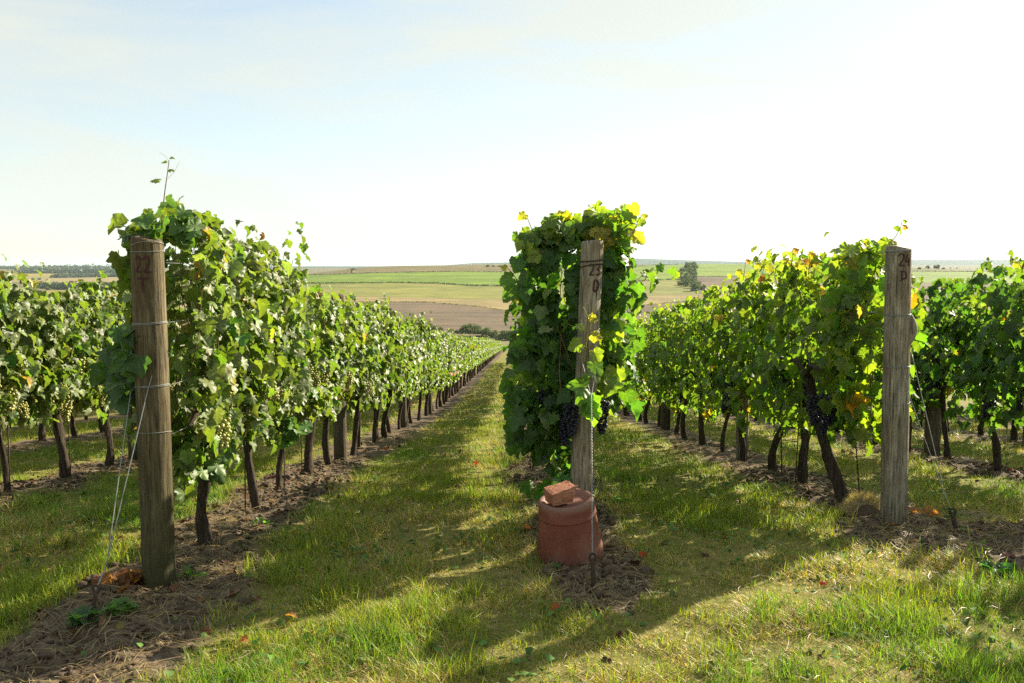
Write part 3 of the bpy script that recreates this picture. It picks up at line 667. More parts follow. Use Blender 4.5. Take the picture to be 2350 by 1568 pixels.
for r in (22, 23, 24, 21, 25, 20, 26, 19, 27):
    st = ROWSTYLE[r]; rx = ROWX[r]
    for i in range(NTH[r]):
        y = Y0[r] + i * STEP.get(r, .90); rng = np.random.default_rng(r * 1000 + i)
        x = rx + rng.normal() * .03; dist = math.hypot(x, y); lab, many = vine_label(r, i)
        loc = (x, y, float(H(x, y)) + .03)
        root = empty('grape_vine', loc); VINES[r, i] = root
        if st == 'pale': PALE_ROOTS.add(root.name)
        tag(root, lab, 'grape vine', f'vines of the row {lab.split(" ", 2)[-1]}' if many else None)
        if many: root['group'] = {22: 'far vines behind post 22', 23: 'far vines behind post 23', 24: 'far vines behind post 24', 21: 'far vines outside post 22', 25: 'far vines outside post 24'}.get(r, f'half hidden vines {"left" if r < 22 else "right"} {r}')
        near = y < 10.6 and r in (21, 22, 23, 24, 25)
        if (r, i) == (24, 0):
            link('trunk', trunk_mesh(77, .98, .036, lean=(-.30, .05)), root, (-.02, -.05, 0))
        else:
            tk = link('trunk', TRUNKS[(i * 3 + r) % 8], root); tk.rotation_euler = (0, 0, (i % 2) * math.pi + rng.normal() * .15)
        if near:
            kw = {}
            hwm, tp, bt = None, None, None
            if r == 22: tp = [2.04, 1.90, 1.84, 1.84, 1.84, 1.84][min(i, 5)] + rng.normal() * .03; bt = [.42, .50, .48, .55, .56][min(i, 4)]
            if r == 23: tp = [1.99, 1.90, 1.62, 1.72, 1.58, 1.7][min(i, 5)]; bt = [.32, .5, .84][min(i, 2)]; hwm = [.35, .36, .33][min(i, 2)]  # hidden vines past the second shaped low and open to let sunlight through
            if r == 24: tp = [1.92, 2.0, 2.02][min(i, 2)] + rng.normal() * .03; bt = [.52, .46, .46][min(i, 2)]
            if r == 25: tp = 2.0 + rng.normal() * .06
            if r == 21: tp = 1.84 + rng.normal() * .07; bt = .58
            P, N, T, S, C, ln = vine_canopy(r * 97 + i, st, .94, EXTRA_NEAR.get((r, i), 1.0), 1.0, hwm, tp, bt)
            if r == 23 and i < 2:
                ok = ~((P[:, 0] > .06) & (P[:, 2] < .80)); P, N, T, S, C = P[ok], N[ok], T[ok], S[ok], C[ok]
            b = tubes_mesh('cane', ln, .0042, M['cane']); tag(link('cane', b, root), kind='stuff')
            # the leaves that show largest are single parts, the rest one part
            cam_l = np.array([-x, -y, EYE - loc[2]]); dv = norm(cam_l[None] - P); out_x = P[:, 0] * np.sign(-x)
            score = (norm(N) * dv).sum(1).__abs__() * .5 + out_x * 1.6 + S * 2 - P[:, 1] * .5 + rng.random(len(P)) * .25
            nn = 260 if dist < 7.6 else 130 if dist < 9.4 else 70
            pick = np.argsort(-score)[:nn]; rest = np.ones(len(P), bool); rest[pick] = False
            for q in pick: add_leaf(root, P[q], N[q], T[q], float(S[q]), C[q], int(rng.integers(10)))
            V, F, c = leaves_np(T0, P[rest], N[rest], T[rest], S[rest], C[rest], rng)
            tag(link('foliage', mesh_np('foliage', V, F, LEAF_MAT(st), c, smooth=True), root), kind='stuff')
            kind = 'green' if r in (21, 22) else 'dark'
            for q in range(6 if r == 21 else 4):
                sg = -np.sign(x) if rng.random() < .75 else np.sign(x)
                g = link('grape_bunch', BUNCH[kind][q % 3], root, (float(sg * rng.uniform(.08, .24)), float(rng.uniform(-.42, .42)), float(rng.uniform(.74, 1.08))))
                sc_ = rng.uniform(.85, 1.2); g.scale = (sc_, sc_, sc_); g.rotation_euler = (rng.normal() * .15, rng.normal() * .15, rng.random() * 6)
        elif y < 30:
            f = link('foliage', MID[st][int(rng.integers(6))], root); tag(f, kind='stuff')
            f.rotation_euler = (0, 0, int(rng.integers(2)) * math.pi); f.scale = (1 + rng.normal() * .08, 1.02, 1 + rng.normal() * (.035 if r != 23 else .07))
        else:
            f = link('foliage', FAR[st][int(rng.integers(5))][0], root); tag(f, kind='stuff')
            f.rotation_euler = (0, 0, int(rng.integers(2)) * math.pi); f.scale = (1 + rng.normal() * .08, 1.02, 1 + rng.normal() * .035)
# everything farther down the slope reads as one green mass
Vs, Fs, Cs, TV = [], [], [], MB(); off = 0
for r in range(18, 29):
    st = ROWSTYLE[r]; ystart = Y0[r] + NTH[r] * STEP.get(r, .9) if r in NTH else 12.0
    yend = 34 if r in (18, 19, 20, 26, 27, 28) else 70 if r == 23 else 150
    for y in np.arange(ystart, yend, .9):
        rng = np.random.default_rng(int(r * 5000 + y * 10)); V, F, c = FAR[st][int(rng.integers(5))][1]
        if y > 30:
            m_ = len(F) // 6 * (3 if y < 70 else 2) // 5 * 6; F = F[:m_]; V = V[:int(F.max()) + 1]; c = c[:len(V)]
        s = rng.choice([-1, 1]); W = V * np.array([s, s, 1.0 + rng.normal() * .03]) + np.array([ROWX[r], y, float(H(ROWX[r], y))])
        Vs.append(W); Fs.append(F + off); Cs.append(c); off += len(W)
        TV.tube([(ROWX[r], y, float(H(ROWX[r], y)) - .05), (ROWX[r] + rng.normal() * .04, y + rng.normal() * .05, float(H(ROWX[r], y)) + .8)], [.05, .035], 5, caps=False)
vr = link('far_vine_rows', mesh_np('far_vine_rows', np.concatenate(Vs), np.concatenate(Fs), M['leaf_pale'], np.concatenate(Cs), smooth=True))
tag(vr, 'green mass of vine rows running on down the slope', 'vineyard', kind='stuff')
tk = TV.build('trunk', M['bark'], vr); tag(tk, kind='stuff')

# ------------------------------------------------------------------ posts
def post_radius(R0, seed, ang, z, Ht):
    a = np.asarray(ang, float); z = np.asarray(z, float)
    r = R0 * (1.0 + .035 * np.sin(2 * a + seed) + .02 * np.sin(3 * a + seed * 2 + z * 1.3) + .018 * np.sin(z * 4 + seed) + .05 * (1 - z / Ht) )
    g = vnoise(np.mod(a, 2 * math.pi) * 9, z * 1.1 + seed, seed) ; r = r - R0 * .10 * np.clip(.30 - g, 0, 1) * 2
    return r + R0 * .012 * (vnoise(np.mod(a, 2 * math.pi) * 22, z * 4, seed + 4) - .5)
def post(name, base, R0, Ht, lean, seed, mat, label, slant=.0, detail=True):
    rt = empty(name, base); tag(rt, label, 'post'); rt['R0'] = R0
    k, n = (72, 90) if detail else (20, 16); a = np.arange(k) * 2 * math.pi / k; zs = np.concatenate([np.linspace(-.25, Ht - .02, n - 1), [Ht]])
    A, Z = np.meshgrid(a, zs); r = post_radius(R0, seed, A, Z, Ht); r[-1] *= .93
    zz = Z + np.where(Z > Ht - .06, slant * np.cos(A + .3) * (Z - Ht + .06) / .06, 0)
    if detail: zz[-1] += .006 * (vnoise(np.cos(a) * 3 + 5, np.sin(a) * 3 + 5, seed) - .5)
    f = np.clip(Z / Ht, 0, 1)
    V = np.stack([np.cos(A) * r + lean[0] * f, np.sin(A) * r + lean[1] * f, zz], -1).reshape(-1, 3)
    i = np.arange(n * k).reshape(n, k); i2 = np.roll(i, -1, 1)
    Q = np.stack([i[:-1], i2[:-1], i2[1:], i[1:]], -1).reshape(-1, 4)
    # the sawn top: two rings and a centre
    in1 = V[-k:] * np.array([.5, .5, 1]) + np.array([lean[0] * .5, lean[1] * .5, .004]); c = np.array([[lean[0], lean[1], Ht - .002]])
    o1 = len(V); V = np.concatenate([V, in1, c]); j = np.arange(k); j2 = (j + 1) % k; b0_ = o1 - k
    Q = np.concatenate([Q, np.stack([b0_ + j, b0_ + j2, o1 + j2, o1 + j], -1)]); T = np.stack([o1 + j, o1 + j2, np.full(k, o1 + k)], -1)
    link('shaft', mesh_np('shaft', V, [Q, T], mat, smooth=True), rt)
    rt['lean'] = list(lean); return rt
def ring(rt, R0, seed, Ht, lean, z, tilt=0., ph=0., name='wire_loop', gap=.0025, rad=.0017, turns=1, mat='wire'):
    a = np.linspace(0, 2 * math.pi * turns, 40 * turns + 1); zz = z + tilt * np.sin(a + ph) + .006 * a / 6.28
    r = post_radius(R0, seed, a, zz, Ht) + gap; f = zz / Ht
    b = MB(); b.tube(np.stack([np.cos(a) * r + lean[0] * f, np.sin(a) * r + lean[1] * f, zz], 1), rad, 5, caps=False)
    return b.build(name, M[mat], rt, True)
def stroke(b, pts, wd, R0, seed, Ht, lean, face):
    """a brushed line on the post: pts are (across, height) in metres, face = direction of the middle of the writing"""
    P = np.array(pts, float); d = np.concatenate([[0], np.cumsum(np.hypot(*np.diff(P, axis=0).T))]); n = max(3, int(d[-1] / .003))
    s = np.linspace(0, d[-1], n); c = np.stack([np.interp(s, d, P[:, 0]), np.interp(s, d, P[:, 1])], 1)
    if n > 6: 
        k = np.array([.25, .5, .25]); c[1:-1] = c[:-2] * .25 + c[1:-1] * .5 + c[2:] * .25
    t_ = np.gradient(c, axis=0); t_ /= np.linalg.norm(t_, axis=1)[:, None]; nn = np.stack([-t_[:, 1], t_[:, 0]], 1)
    ww = wd * (.85 + .3 * vnoise(s * 90, s * 0 + seed, seed + 9)); V = []
    for e in (-1, 0, 1):
        q = c + nn * (e * ww / 2)[:, None]; a = face + np.arcsin(np.clip(q[:, 0] / R0, -.97, .97)); r = post_radius(R0, seed, a, q[:, 1], Ht) + .0022
        f = q[:, 1] / Ht; V.append(np.stack([np.cos(a) * r + lean[0] * f, np.sin(a) * r + lean[1] * f, q[:, 1]], 1))
    V = np.concatenate(V); i = np.arange(n - 1); Q = [np.stack([i + o_, i + 1 + o_, i + 1 + o_ + n, i + o_ + n], -1) for o_ in (0, n)]
    b.add(V, np.concatenate(Q))
def two(x, z, w_, h_): return [(x - w_ * .45, z + h_ * .78), (x - w_ * .2, z + h_ * .98), (x + w_ * .25, z + h_ * .95), (x + w_ * .38, z + h_ * .72), (x + w_ * .2, z + h_ * .42), (x - w_ * .35, z + .03 * h_), (x + w_ * .5, z + .02 * h_)]
def three(x, z, w_, h_): return [(x - w_ * .35, z + h_ * .95), (x + w_ * .25, z + h_ * .95), (x + w_ * .35, z + h_ * .7), (x - w_ * .05, z + h_ * .53), (x + w_ * .4, z + h_ * .36), (x + w_ * .3, z + h_ * .05), (x - w_ * .35, z + h_ * .05)]
def four(x, z, w_, h_): return [[(x - w_ * .05, z + h_), (x - w_ * .4, z + h_ * .36), (x + w_ * .45, z + h_ * .40)], [(x + w_ * .25, z + h_ * .66), (x + w_ * .2, z)]]
def dee(x, z, w_, h_): return [[(x - w_ * .5, z + h_ * .95), (x + w_ * .1, z + h_ * .98), (x + w_ * .45, z + h_ * .7), (x + w_ * .45, z + h_ * .3), (x + w_ * .1, z + .02), (x - w_ * .45, z + .004)], [(x - w_ * .22, z + h_ * .92), (x - w_ * .22, z + .006)]]
def hgt(py, Y): return float(at(1175, py, Y)[2])
P22, P23, P24 = (-1.87, 4.49), (.436, 5.57), (2.55, 5.70)
# post 22
B = (*P22, 0.0); Ht = 1.845; s = 3; R0 = .082; ln = (0.0, 0); fc = -math.pi / 2 + math.atan2(1.87, 4.49)
q = post('end_post', B, R0, Ht, ln, s, M['post_warm'], 'mossy round wooden end post marked 22 T', -.012)
b = MB(); g = lambda y: hgt(y, 4.41)
z0, z1 = g(624.7), g(587.5); stroke(b, two(-.045, z0, .030, z1 - z0), .0085, R0, s, Ht, ln, fc); stroke(b, two(-.004, z0 - .002, .038, z1 - z0), .0095, R0, s, Ht, ln, fc)
z0, z1 = g(669.5), g(638); stroke(b, [(-.050, z1 - .003), (-.001, z1 - .001)], .010, R0, s, Ht, ln, fc); stroke(b, [(-.026, z1), (-.025, z0)], .0095, R0, s, Ht, ln, fc)
b.build('painted_number', M['paint'], q)['label'] = 'number 22 and letter T in dark red paint'
ring(q, R0, s, Ht, ln, 1.795, .028, 2.6); ring(q, R0, s, Ht, ln, 1.775, .004, 0); ring(q, R0, s, Ht, ln, 1.405, .004, 1, turns=2); ring(q, R0, s, Ht, ln, 1.08, .004, 2, turns=2); ring(q, R0, s, Ht, ln, .84, .006, 3)
# post 23
B = (*P23, float(H(*P23)) - .02); Ht = 1.90; s = 6; R0 = .071; ln = (.075, 0); fc = -math.pi / 2 - math.atan2(.5, 5.57)
q = post('end_post', B, R0, Ht, ln, s, M['post_grey'], 'grey wooden end post marked 23 D overgrown with vine leaves', .004)
b = MB(); g = lambda y: hgt(y, 5.5) - B[2]
z0, z1 = g(632), g(606); stroke(b, two(.003, z0, .030, z1 - z0), .0095, R0, s, Ht, ln, fc); stroke(b, three(.042, z0, .032, z1 - z0), .010, R0, s, Ht, ln, fc)
z0, z1 = g(669.7), g(642)
for st_ in ([(.022, z1 - .01), (.034, z1), (.050, z1 - .02), (.053, (z0 + z1) / 2), (.046, z0 + .012), (.032, z0), (.023, z0 + .01)], [(.023, z1 - .008), (.021, z0 + .008)]): stroke(b, st_, .0115, R0, s, Ht, ln, fc)
b.build('painted_number', M['paint'], q)['label'] = 'number 23 and letter D in faded dark red paint'
ring(q, R0, s, Ht, ln, 1.772, .006, 1, rad=.005, turns=1, mat='rust'); ring(q, R0, s, Ht, ln, 1.735, .014, 2.4, rad=.004, mat='rust'); ring(q, R0, s, Ht, ln, 1.33, .008, 1.8); ring(q, R0, s, Ht, ln, 1.31, .006, 1.0); ring(q, R0, s, Ht, ln, .81, .012, 0)
# post 24
B = (*P24, float(H(*P24)) - .02); Ht = 1.87; s = 11; R0 = .082; ln = (-.035, 0); fc = -math.pi / 2 - math.atan2(2.55, 5.7)
q = post('end_post', B, R0, Ht, ln, s, M['post_grey'], 'light grey round wooden end post marked 24 D', -.01)
b = MB(); g = lambda y: hgt(y, 5.62) - B[2]
z0, z1 = g(610.2), g(582); stroke(b, two(.018, z0, .036, z1 - z0), .009, R0, s, Ht, ln, fc)
for st_ in four(.053, z0 - .003, .026, z1 - z0): stroke(b, st_, .009, R0, s, Ht, ln, fc)
z0, z1 = g(646.7), g(622.4)
for st_ in dee(.030, z0, .038, z1 - z0): stroke(b, st_, .009, R0, s, Ht, ln, fc)
b.build('painted_number', M['paint'], q)['label'] = 'number 24 and letter D in dark red paint'
ring(q, R0, s, Ht, ln, 1.845, .008, 1.2, turns=2, rad=.003); ring(q, R0, s, Ht, ln, 1.43, .006, .5, turns=2); ring(q, R0, s, Ht, ln, 1.09, .004, .5, turns=2); ring(q, R0, s, Ht, ln, .86, .014, .2)
bk = MB(); zz = np.linspace(1.24, 1.44, 9); bk.tube(np.stack([.060 + .026 * np.sin((zz - 1.24) / .20 * math.pi) - .035 * zz / 1.87, np.full(9, -.035), zz], 1), 0.014 + .016 * np.sin((zz - 1.24) / .2 * math.pi), 10)
bk.build('burl', M['post_grey'], q, True)
# line posts farther along the rows
LP = {22: [9.25, 14.6, 19.3, 24.2, 29], 24: [9.4, 14.2, 19, 24], 21: [9.3, 13.9, 18.5], 25: [9.75, 14.5], 20: [10.2], 26: [11.6]}
for r, ys in LP.items():
    for i, y in enumerate(ys):
        x = ROWX[r] + .02; dz = .02 if r != 24 else .10
        wh = {22: 'behind the post marked 22', 24: 'behind the post marked 24', 21: 'in the vine row outside post 22', 25: 'in the vine row outside post 24', 20: 'two vine rows outside post 22', 26: 'two vine rows outside post 24'}[r]
        post('line_post', (x, y, float(H(x, y))), .068 if r != 25 else .085, 1.80 + dz, (.02 * math.sin(i + r), 0), i + r, M['post_row'] if (r, i) != (24, 0) else M['post_grey'], f'{ORD[i]} slender wooden line post {wh}', 0, detail=i == 0)

# ------------------------------------------------------------------ wires
def wire(name, label, pts, rad, cat='wire', group=None, mat='wire'):
    b = MB(); b.tube(pts, rad, 5); return tag(b.build(name, M[mat], None, True), label, cat, group)
WH = {22: (.82, 1.08, 1.41, 1.72), 21: (.82, 1.18, 1.62), 23: (.82, 1.3), 24: (.86, 1.09, 1.43), 25: (.86, 1.2, 1.6)}
LEV = ['lowest', 'second', 'third', 'top']
for r, hs in WH.items():
    for k, h in enumerate(hs):
        ys = np.arange(ROW_END[r] + .05, 34, .6); sg = .075 * (1 if r in (21, 22) else -1)
        lean = {23: .03, 24: -.02}.get(r, 0)
        P = np.stack([np.full(len(ys), ROWX[r] + sg) + lean * (ys < 6), ys, H(np.full(len(ys), ROWX[r]), ys) + h - .03 * np.sin((ys - ROW_END[r]) / 4.8 * math.pi) ** 2], 1)
        wire('trellis_wire', f'{LEV[k] if k < len(hs) - 1 else "top"} trellis wire along the vine row ' + {22: 'of post 22', 23: 'of post 23', 24: 'of post 24', 21: 'outside post 22', 25: 'outside post 24'}[r], P, .0024)
def seg(*pts, n=14, sag=.0):
    P = np.array(pts, float); d = np.concatenate([[0], np.cumsum(np.linalg.norm(np.diff(P, axis=0), axis=1))]); s = np.linspace(0, d[-1], n)
    return np.stack([np.interp(s, d, P[:, i]) for i in range(3)], 1)
def twist(a, b, n=70, r=.0022, turns=9, ph=0):
    a, b = np.array(a, float), np.array(b, float); t_ = np.linspace(0, 1, n)[:, None]; u = (b - a) / np.linalg.norm(b - a); e1 = norm(np.cross(u, [1, .2, 0])); e2 = np.cross(u, e1)
    return a + (b - a) * t_ + r * (e1 * np.cos(t_ * turns * 6.28 + ph) + e2 * np.sin(t_ * turns * 6.28 + ph))
def stake(label, p, h, r, lean=(0, 0), name='anchor_stake', mat='rust'):
    z = gz(*p); rt = empty(name, (p[0], p[1], z)); tag(rt, label, 'stake')
    b = MB(); zz = np.linspace(-.15, h, 8); f = zz / h
    b.tube(np.stack([lean[0] * f, lean[1] * f, zz], 1), r * (1 + .15 * np.sin(zz * 40)), 8); b.build('rod', M[mat], rt, True)
    a = np.linspace(0, 6.28, 17); b = MB(); b.tube(np.stack([np.cos(a) * r * 1.4 + lean[0], np.zeros(17) + lean[1], h + r * 1.1 + np.sin(a) * r * 1.6], 1), r * .5, 6, caps=False); b.build('eye', M[mat], rt, True)
    return np.array([p[0] + lean[0], p[1] + lean[1], z + h + r])
# guy wires of post 22
A = stake('rusty anchor stake in the soil before the post marked 22', (-1.99, 3.98), .13, .011, (.02, .03))
J = at(243, 1300, 4.14)
wire('guy_wire', 'guy wire from the sunny side of post 22', np.concatenate([seg((-1.815, 4.43, 1.235), (-1.86, 4.395, 1.05), J, n=24), twist(J, A, ph=0)]), .0026)
wire('guy_wire', 'guy wire from the shaded leafy side of post 22', np.concatenate([seg((-1.965, 4.47, 1.10), J + (.004, 0, .01), n=24), twist(J, A, ph=3.14)]), .0026)
# post 23
A = stake('rusty anchor stake before the red pot', (.43, 4.46), .14, .012, (-.005, .02))
J = at(1357, 912, 5.28)
wire('guy_wire', 'twisted guy wire running down in front of the red pot', np.concatenate([seg((.548, 5.52, 1.03 + .1), J, n=10), twist(J, A, 200, .0026, 26)]), .0018)
wire('guy_wire', 'guy wire strand from the leafy side of post 23', np.concatenate([seg((.405, 5.55, 1.26), J, n=10), twist(J, A, 200, .0026, 26, 3.14)]), .0018)
# post 24
A = stake('dark anchor stake in the litter beside post 24', (2.87, 5.50), .10, .014, (-.02, .02))
J = at(2164, 1125, 5.56)
wire('guy_wire', 'guy wire crossing the face of post 24', np.concatenate([seg((2.45, 5.66, 1.37), (2.47, 5.60, 1.27), (2.575, 5.60, .87), J, n=24), twist(J, A, 40, turns=5)]), .0022)
wire('guy_wire', 'guy wire from the sunny side of post 24', np.concatenate([seg((2.63, 5.70, 1.12), J + (.004, 0, .01), n=24), twist(J, A, 40, turns=5, ph=3.14)]), .0026)
# thin steel rods beside the young trunks
for (r, i, dx, lx, lab) in [(22, 1, -.07, .02, 'second vine behind post 22'), (22, 3, -.06, 0, 'fourth vine behind post 22'), (22, 2, .05, .01, 'third vine behind post 22'), (22, 5, .06, 0, 'sixth vine behind post 22'), (24, 0, .10, -.10, 'leaning first vine behind post 24'), (24, 1, -.08, .02, 'second vine behind post 24'), (24, 2, .07, -.03, 'third vine behind post 24'), (25, 4, -.07, -.02, 'third visible vine outside post 24'), (21, 2, .07, 0, 'third visible vine outside post 22'), (21, 1, .06, .01, 'second visible vine outside post 22')]:
    v = VINES[r, i]; x, y = v.location.x + dx, v.location.y - .05; z = gz(x, y)
    wire('vine_rod', f'thin steel rod beside the {lab}', seg((x, y, z - .1), (x + lx * 1.5, y, z + 1.3), n=5), .005, 'rod', None, 'rust')

# ------------------------------------------------------------------ special shoots
def shoot(root, pts, leaves, r=.003, mat='green_shoot', name='shoot', label=None):
    """a cane of its own (world points) with leaves as sub-parts"""
    P = np.array(pts, float) - np.array(root.location)
    d = np.concatenate([[0], np.cumsum(np.linalg.norm(np.diff(P, axis=0), axis=1))]); n = max(8, len(P) * 4); s = np.linspace(0, d[-1], n)
    Q = np.stack([np.interp(s, d, P[:, i]) for i in range(3)], 1); Q[1:-1] = (Q[:-2] + 2 * Q[1:-1] + Q[2:]) / 4
    r = r if r < .002 else r * 1.35; b = MB(); b.tube(Q, np.linspace(r, r * .5, n), 5); o = b.build(name, M[mat], root, True)
    if label: o['label'] = label
    for (t_, dx, dz, size, nrm, tip, c) in leaves:
        p = Q[int(t_ * (n - 1))] + np.array([dx, -.01, dz]); add_leaf(o, p, nrm, tip, size, c, int(abs(dx) * 1000 + size * 500))
    return o
YG, YL, OR, GR = (.22, .27, .05), (.33, .29, .065), (.42, .20, .05), (.09, .16, .04)
v0 = VINES[22, 0]
W = lambda px, py, Y: at(px, py, Y)
shoot(v0, [W(370, 560, 4.7), W(372, 500, 4.7), W(378, 440, 4.7), W(384, 400, 4.7), W(388, 368, 4.7)],
      [(.32, -.045, .02, .075, (.1, -1, .5), (-.6, 0, -.7), YG), (.38, .01, .02, .06, (.2, -1, .3), (.9, 0, -.2), YG), (.52, .015, .015, .075, (-.3, -1, .5), (.8, 0, -.5), GR), (.74, -.035, .01, .05, (0, -.6, 1), (-.9, 0, -.1), YG), (.9, .01, 0, .03, (0, -.6, 1), (.8, 0, -.3), YG), (.98, -.01, .005, .028, (0, -.6, 1), (-.8, 0, .3), YG), (1, .01, .006, .025, (0, -.6, 1), (.8, 0, .4), YG)], .0032, 'cane', label='tall thin shoot rising into the sky above the post')
shoot(v0, [W(385, 410, 4.7), W(400, 395, 4.7), W(410, 375, 4.69), W(412, 370, 4.68)], [], .0010, 'green_shoot', 'tendril'); shoot(v0, [W(388, 372, 4.7), W(380, 358, 4.7), W(366, 350, 4.7)], [], .0010, 'green_shoot', 'tendril')
rg = np.random.default_rng(77)
def spray(root, px0, px1, py0, py1, Y, n, size, cols, jy=.12, face=(0, -1, .35), tip=(0, 0, -1)):
    for q in range(n):
        for _ in range(12):
            ux, uy = rg.normal() * .30, rg.normal() * .30
            if abs(ux) < .62 and abs(uy) < .62 and vnoise(ux * 4 + px0, uy * 4 + py0, 7) > .36: break
        p = W((px0 + px1) / 2 + ux * (px1 - px0), (py0 + py1) / 2 + uy * (py1 - py0), Y + rg.uniform(-jy, jy)) - np.array(root.location)
        c = np.array(cols[int(rg.integers(len(cols)))]) * rg.uniform(.75, 1.2)
        add_leaf(root, p, np.array(face) + rg.normal(size=3) * .6, np.array(tip) + rg.normal(size=3) * .5, size * rg.uniform(.7, 1.2), c, int(rg.integers(10)))
DK = [(.062, .13, .036), (.075, .15, .038), (.055, .11, .034)]
spray(v0, 262, 325, 765, 905, 4.52, 60, .095, DK + [(.09, .17, .04)]); spray(v0, 250, 300, 800, 880, 4.7, 30, .10, DK)       # the leafy bunch on the shaded side of post 22
spray(v0, 288, 372, 506, 545, 4.66, 26, .10, [GR, (.07, .14, .035), YG], face=(-.1, -.7, .8), tip=(-.7, 0, -.4))
spray(v0, 380, 450, 478, 560, 4.9, 40, .10, [GR, (.08, .15, .04), YG], face=(.2, -.7, .6))
v1 = VINES[23, 0]
spray(v1, 1222, 1335, 500, 575, 5.85, 80, .09, [YG, (.12, .17, .04), GR, GR], face=(0, -.6, .8)); spray(v1, 1262, 1312, 484, 520, 5.85, 26, .085, [YG, YL, GR]); spray(v1, 1348, 1380, 470, 520, 5.85, 22, .085, [YG, GR]); spray(v1, 1395, 1450, 476, 530, 5.85, 34, .085, [YG, YL, GR]); spray(v1, 1345, 1440, 510, 570, 5.85, 70, .09, [YG, (.12, .17, .04), GR, YL], face=(0, -.6, .8))
spray(v1, 1200, 1330, 560, 760, 5.80, 150, .10, DK); spray(v1, 1388, 1435, 560, 760, 5.80, 70, .10, DK + [(.12, .17, .04)])
spray(v1, 1178, 1320, 760, 960, 5.78, 190, .105, DK + [(.06, .14, .03)]); spray(v1, 1385, 1425, 760, 900, 5.75, 26, .13, [(.14, .20, .04), (.09, .16, .035), YG]); spray(v1, 1185, 1300, 960, 1100, 5.85, 70, .105, DK)
spray(v1, 1300, 1350, 560, 900, 5.72, 40, .10, DK, .06)
spray(v1, 1240, 1285, 1090, 1140, 5.72, 5, .12, [(.07, .16, .035)])
shoot(v1, [W(1440, 560, 5.75), W(1455, 530, 5.75), W(1466, 505, 5.75), W(1474, 494, 5.75)], [(.3, .02, 0, .085, (0, -1, .3), (.7, 0, -.6), YL), (.6, .012, .02, .06, (0, -1, .4), (.8, 0, .2), YG), (.95, .01, .0, .04, (0, -1, .4), (.8, 0, .3), YL), (.8, -.02, .01, .05, (0, -1, .4), (-.6, 0, .5), YG)], .003, 'cane')
shoot(v1, [W(1235, 560, 5.75), W(1222, 530, 5.75), W(1212, 505, 5.75), W(1208, 495, 5.75)], [(.5, -.02, 0, .08, (0, -1, .3), (-.7, 0, -.5), YG), (1, -.01, .01, .06, (0, -1, .4), (-.7, 0, -.6), YL)], .003, 'cane')
shoot(v1, [W(1200, 680, 5.8), W(1185, 640, 5.78), W(1172, 622, 5.77), W(1163, 615, 5.76)], [(.3, -.03, .0, .12, (0, -1, .3), (-.6, 0, -.7), GR), (.6, -.02, .0, .10, (0, -1, .4), (-.8, 0, -.3), GR), (1, -.005, .0, .04, (0, -1, .4), (-.7, 0, .3), YL)], .003, 'cane')
shoot(v1, [W(1368, 500, 5.75), W(1366, 480, 5.75), W(1370, 462, 5.75)], [(.4, -.03, .0, .07, (0, -1, .4), (-.6, 0, -.5), YL), (.9, .01, .0, .035, (0, -1, .4), (.7, 0, .3), YG)], .003, 'cane')
for q in range(16):      # side shoots that break the outline
    sg = -1 if q % 2 else 1; py = rg.uniform(520, 930); ex = rg.uniform(1178, 1205) if sg < 0 else rg.uniform(1432, 1462); Y = rg.uniform(5.7, 6.0)
    a_ = W(ex - sg * 60, py + 25, Y); b_ = W(ex, py - rg.uniform(-5, 18), Y)
    shoot(v1, [a_, a_ * .5 + b_ * .5 + np.array([0, 0, .015]), b_], [(t_, rg.uniform(-.02, .02), rg.uniform(-.03, .01), (.105 - .05 * t_) * rg.uniform(.8, 1.2), (rg.normal() * .4, -1, .3), (sg * .6 + rg.normal() * .4, 0, -.7), [GR, YG, (.10, .17, .04)][q % 3]) for t_ in (.3, .5, .7, .85, 1.0)], .0026, 'cane')
# the golden shoot that hangs across the face of post 23
shoot(v1, [W(1342, 830, 5.42), W(1345, 790, 5.42), W(1350, 755, 5.42), W(1352, 735, 5.42), W(1336, 700, 5.43)], [(.3, .05, -.03, .085, (.3, -1, .2), (.5, 0, -.9), YG), (.35, -.04, 0, .085, (0, -1, .2), (-.8, 0, -.4), (.20, .27, .05)), (.5, .03, 0, .07, (0, -1, .4), (.9, 0, -.4), YL), (.75, .01, 0, .055, (0, -1, .4), (.9, 0, .1), YL), (.6, -.03, .01, .05, (0, -1, .4), (-.9, 0, .1), (.3, .33, .12)), (.1, .05, -.02, .10, (.2, -1, .3), (.5, 0, -.8), (.08, .14, .05)), (.0, .05, -.04, .10, (.6, -.8, .4), (.4, 0, -.9), (.16, .2, .10))], .0036, 'green_shoot', label='golden brown shoot hanging across the face of the post')
shoot(v1, [W(1352, 735, 5.42), W(1364, 712, 5.42), W(1367, 698, 5.42)], [(.2, .0, 0, .05, (0, -1, .4), (.9, 0, -.2), YL)], .0028, 'green_shoot'); shoot(v1, [W(1348, 762, 5.42), W(1320, 752, 5.42), W(1304, 744, 5.42)], [], .0026, 'green_shoot')
spray(v1, 1340, 1352, 880, 935, 5.40, 7, .11, [(.13, .22, .04), (.10, .18, .04)], .04)
for px, py, Y, s in ((1312, 950, 5.48, 1.1), (1297, 975, 5.55, 1.1), (1381, 945, 5.62, 1.15), (1250, 915, 5.75, 1.0), (1235, 960, 5.8, 1.0)):
    p = W(px, py - 22, Y) - np.array(v1.location); gb = link('grape_bunch', BUNCH['dark'][int(px) % 3], v1, tuple(p)); gb.scale = (s, s, s); gb.rotation_euler = (0, 0, px)
v2 = VINES[24, 0]
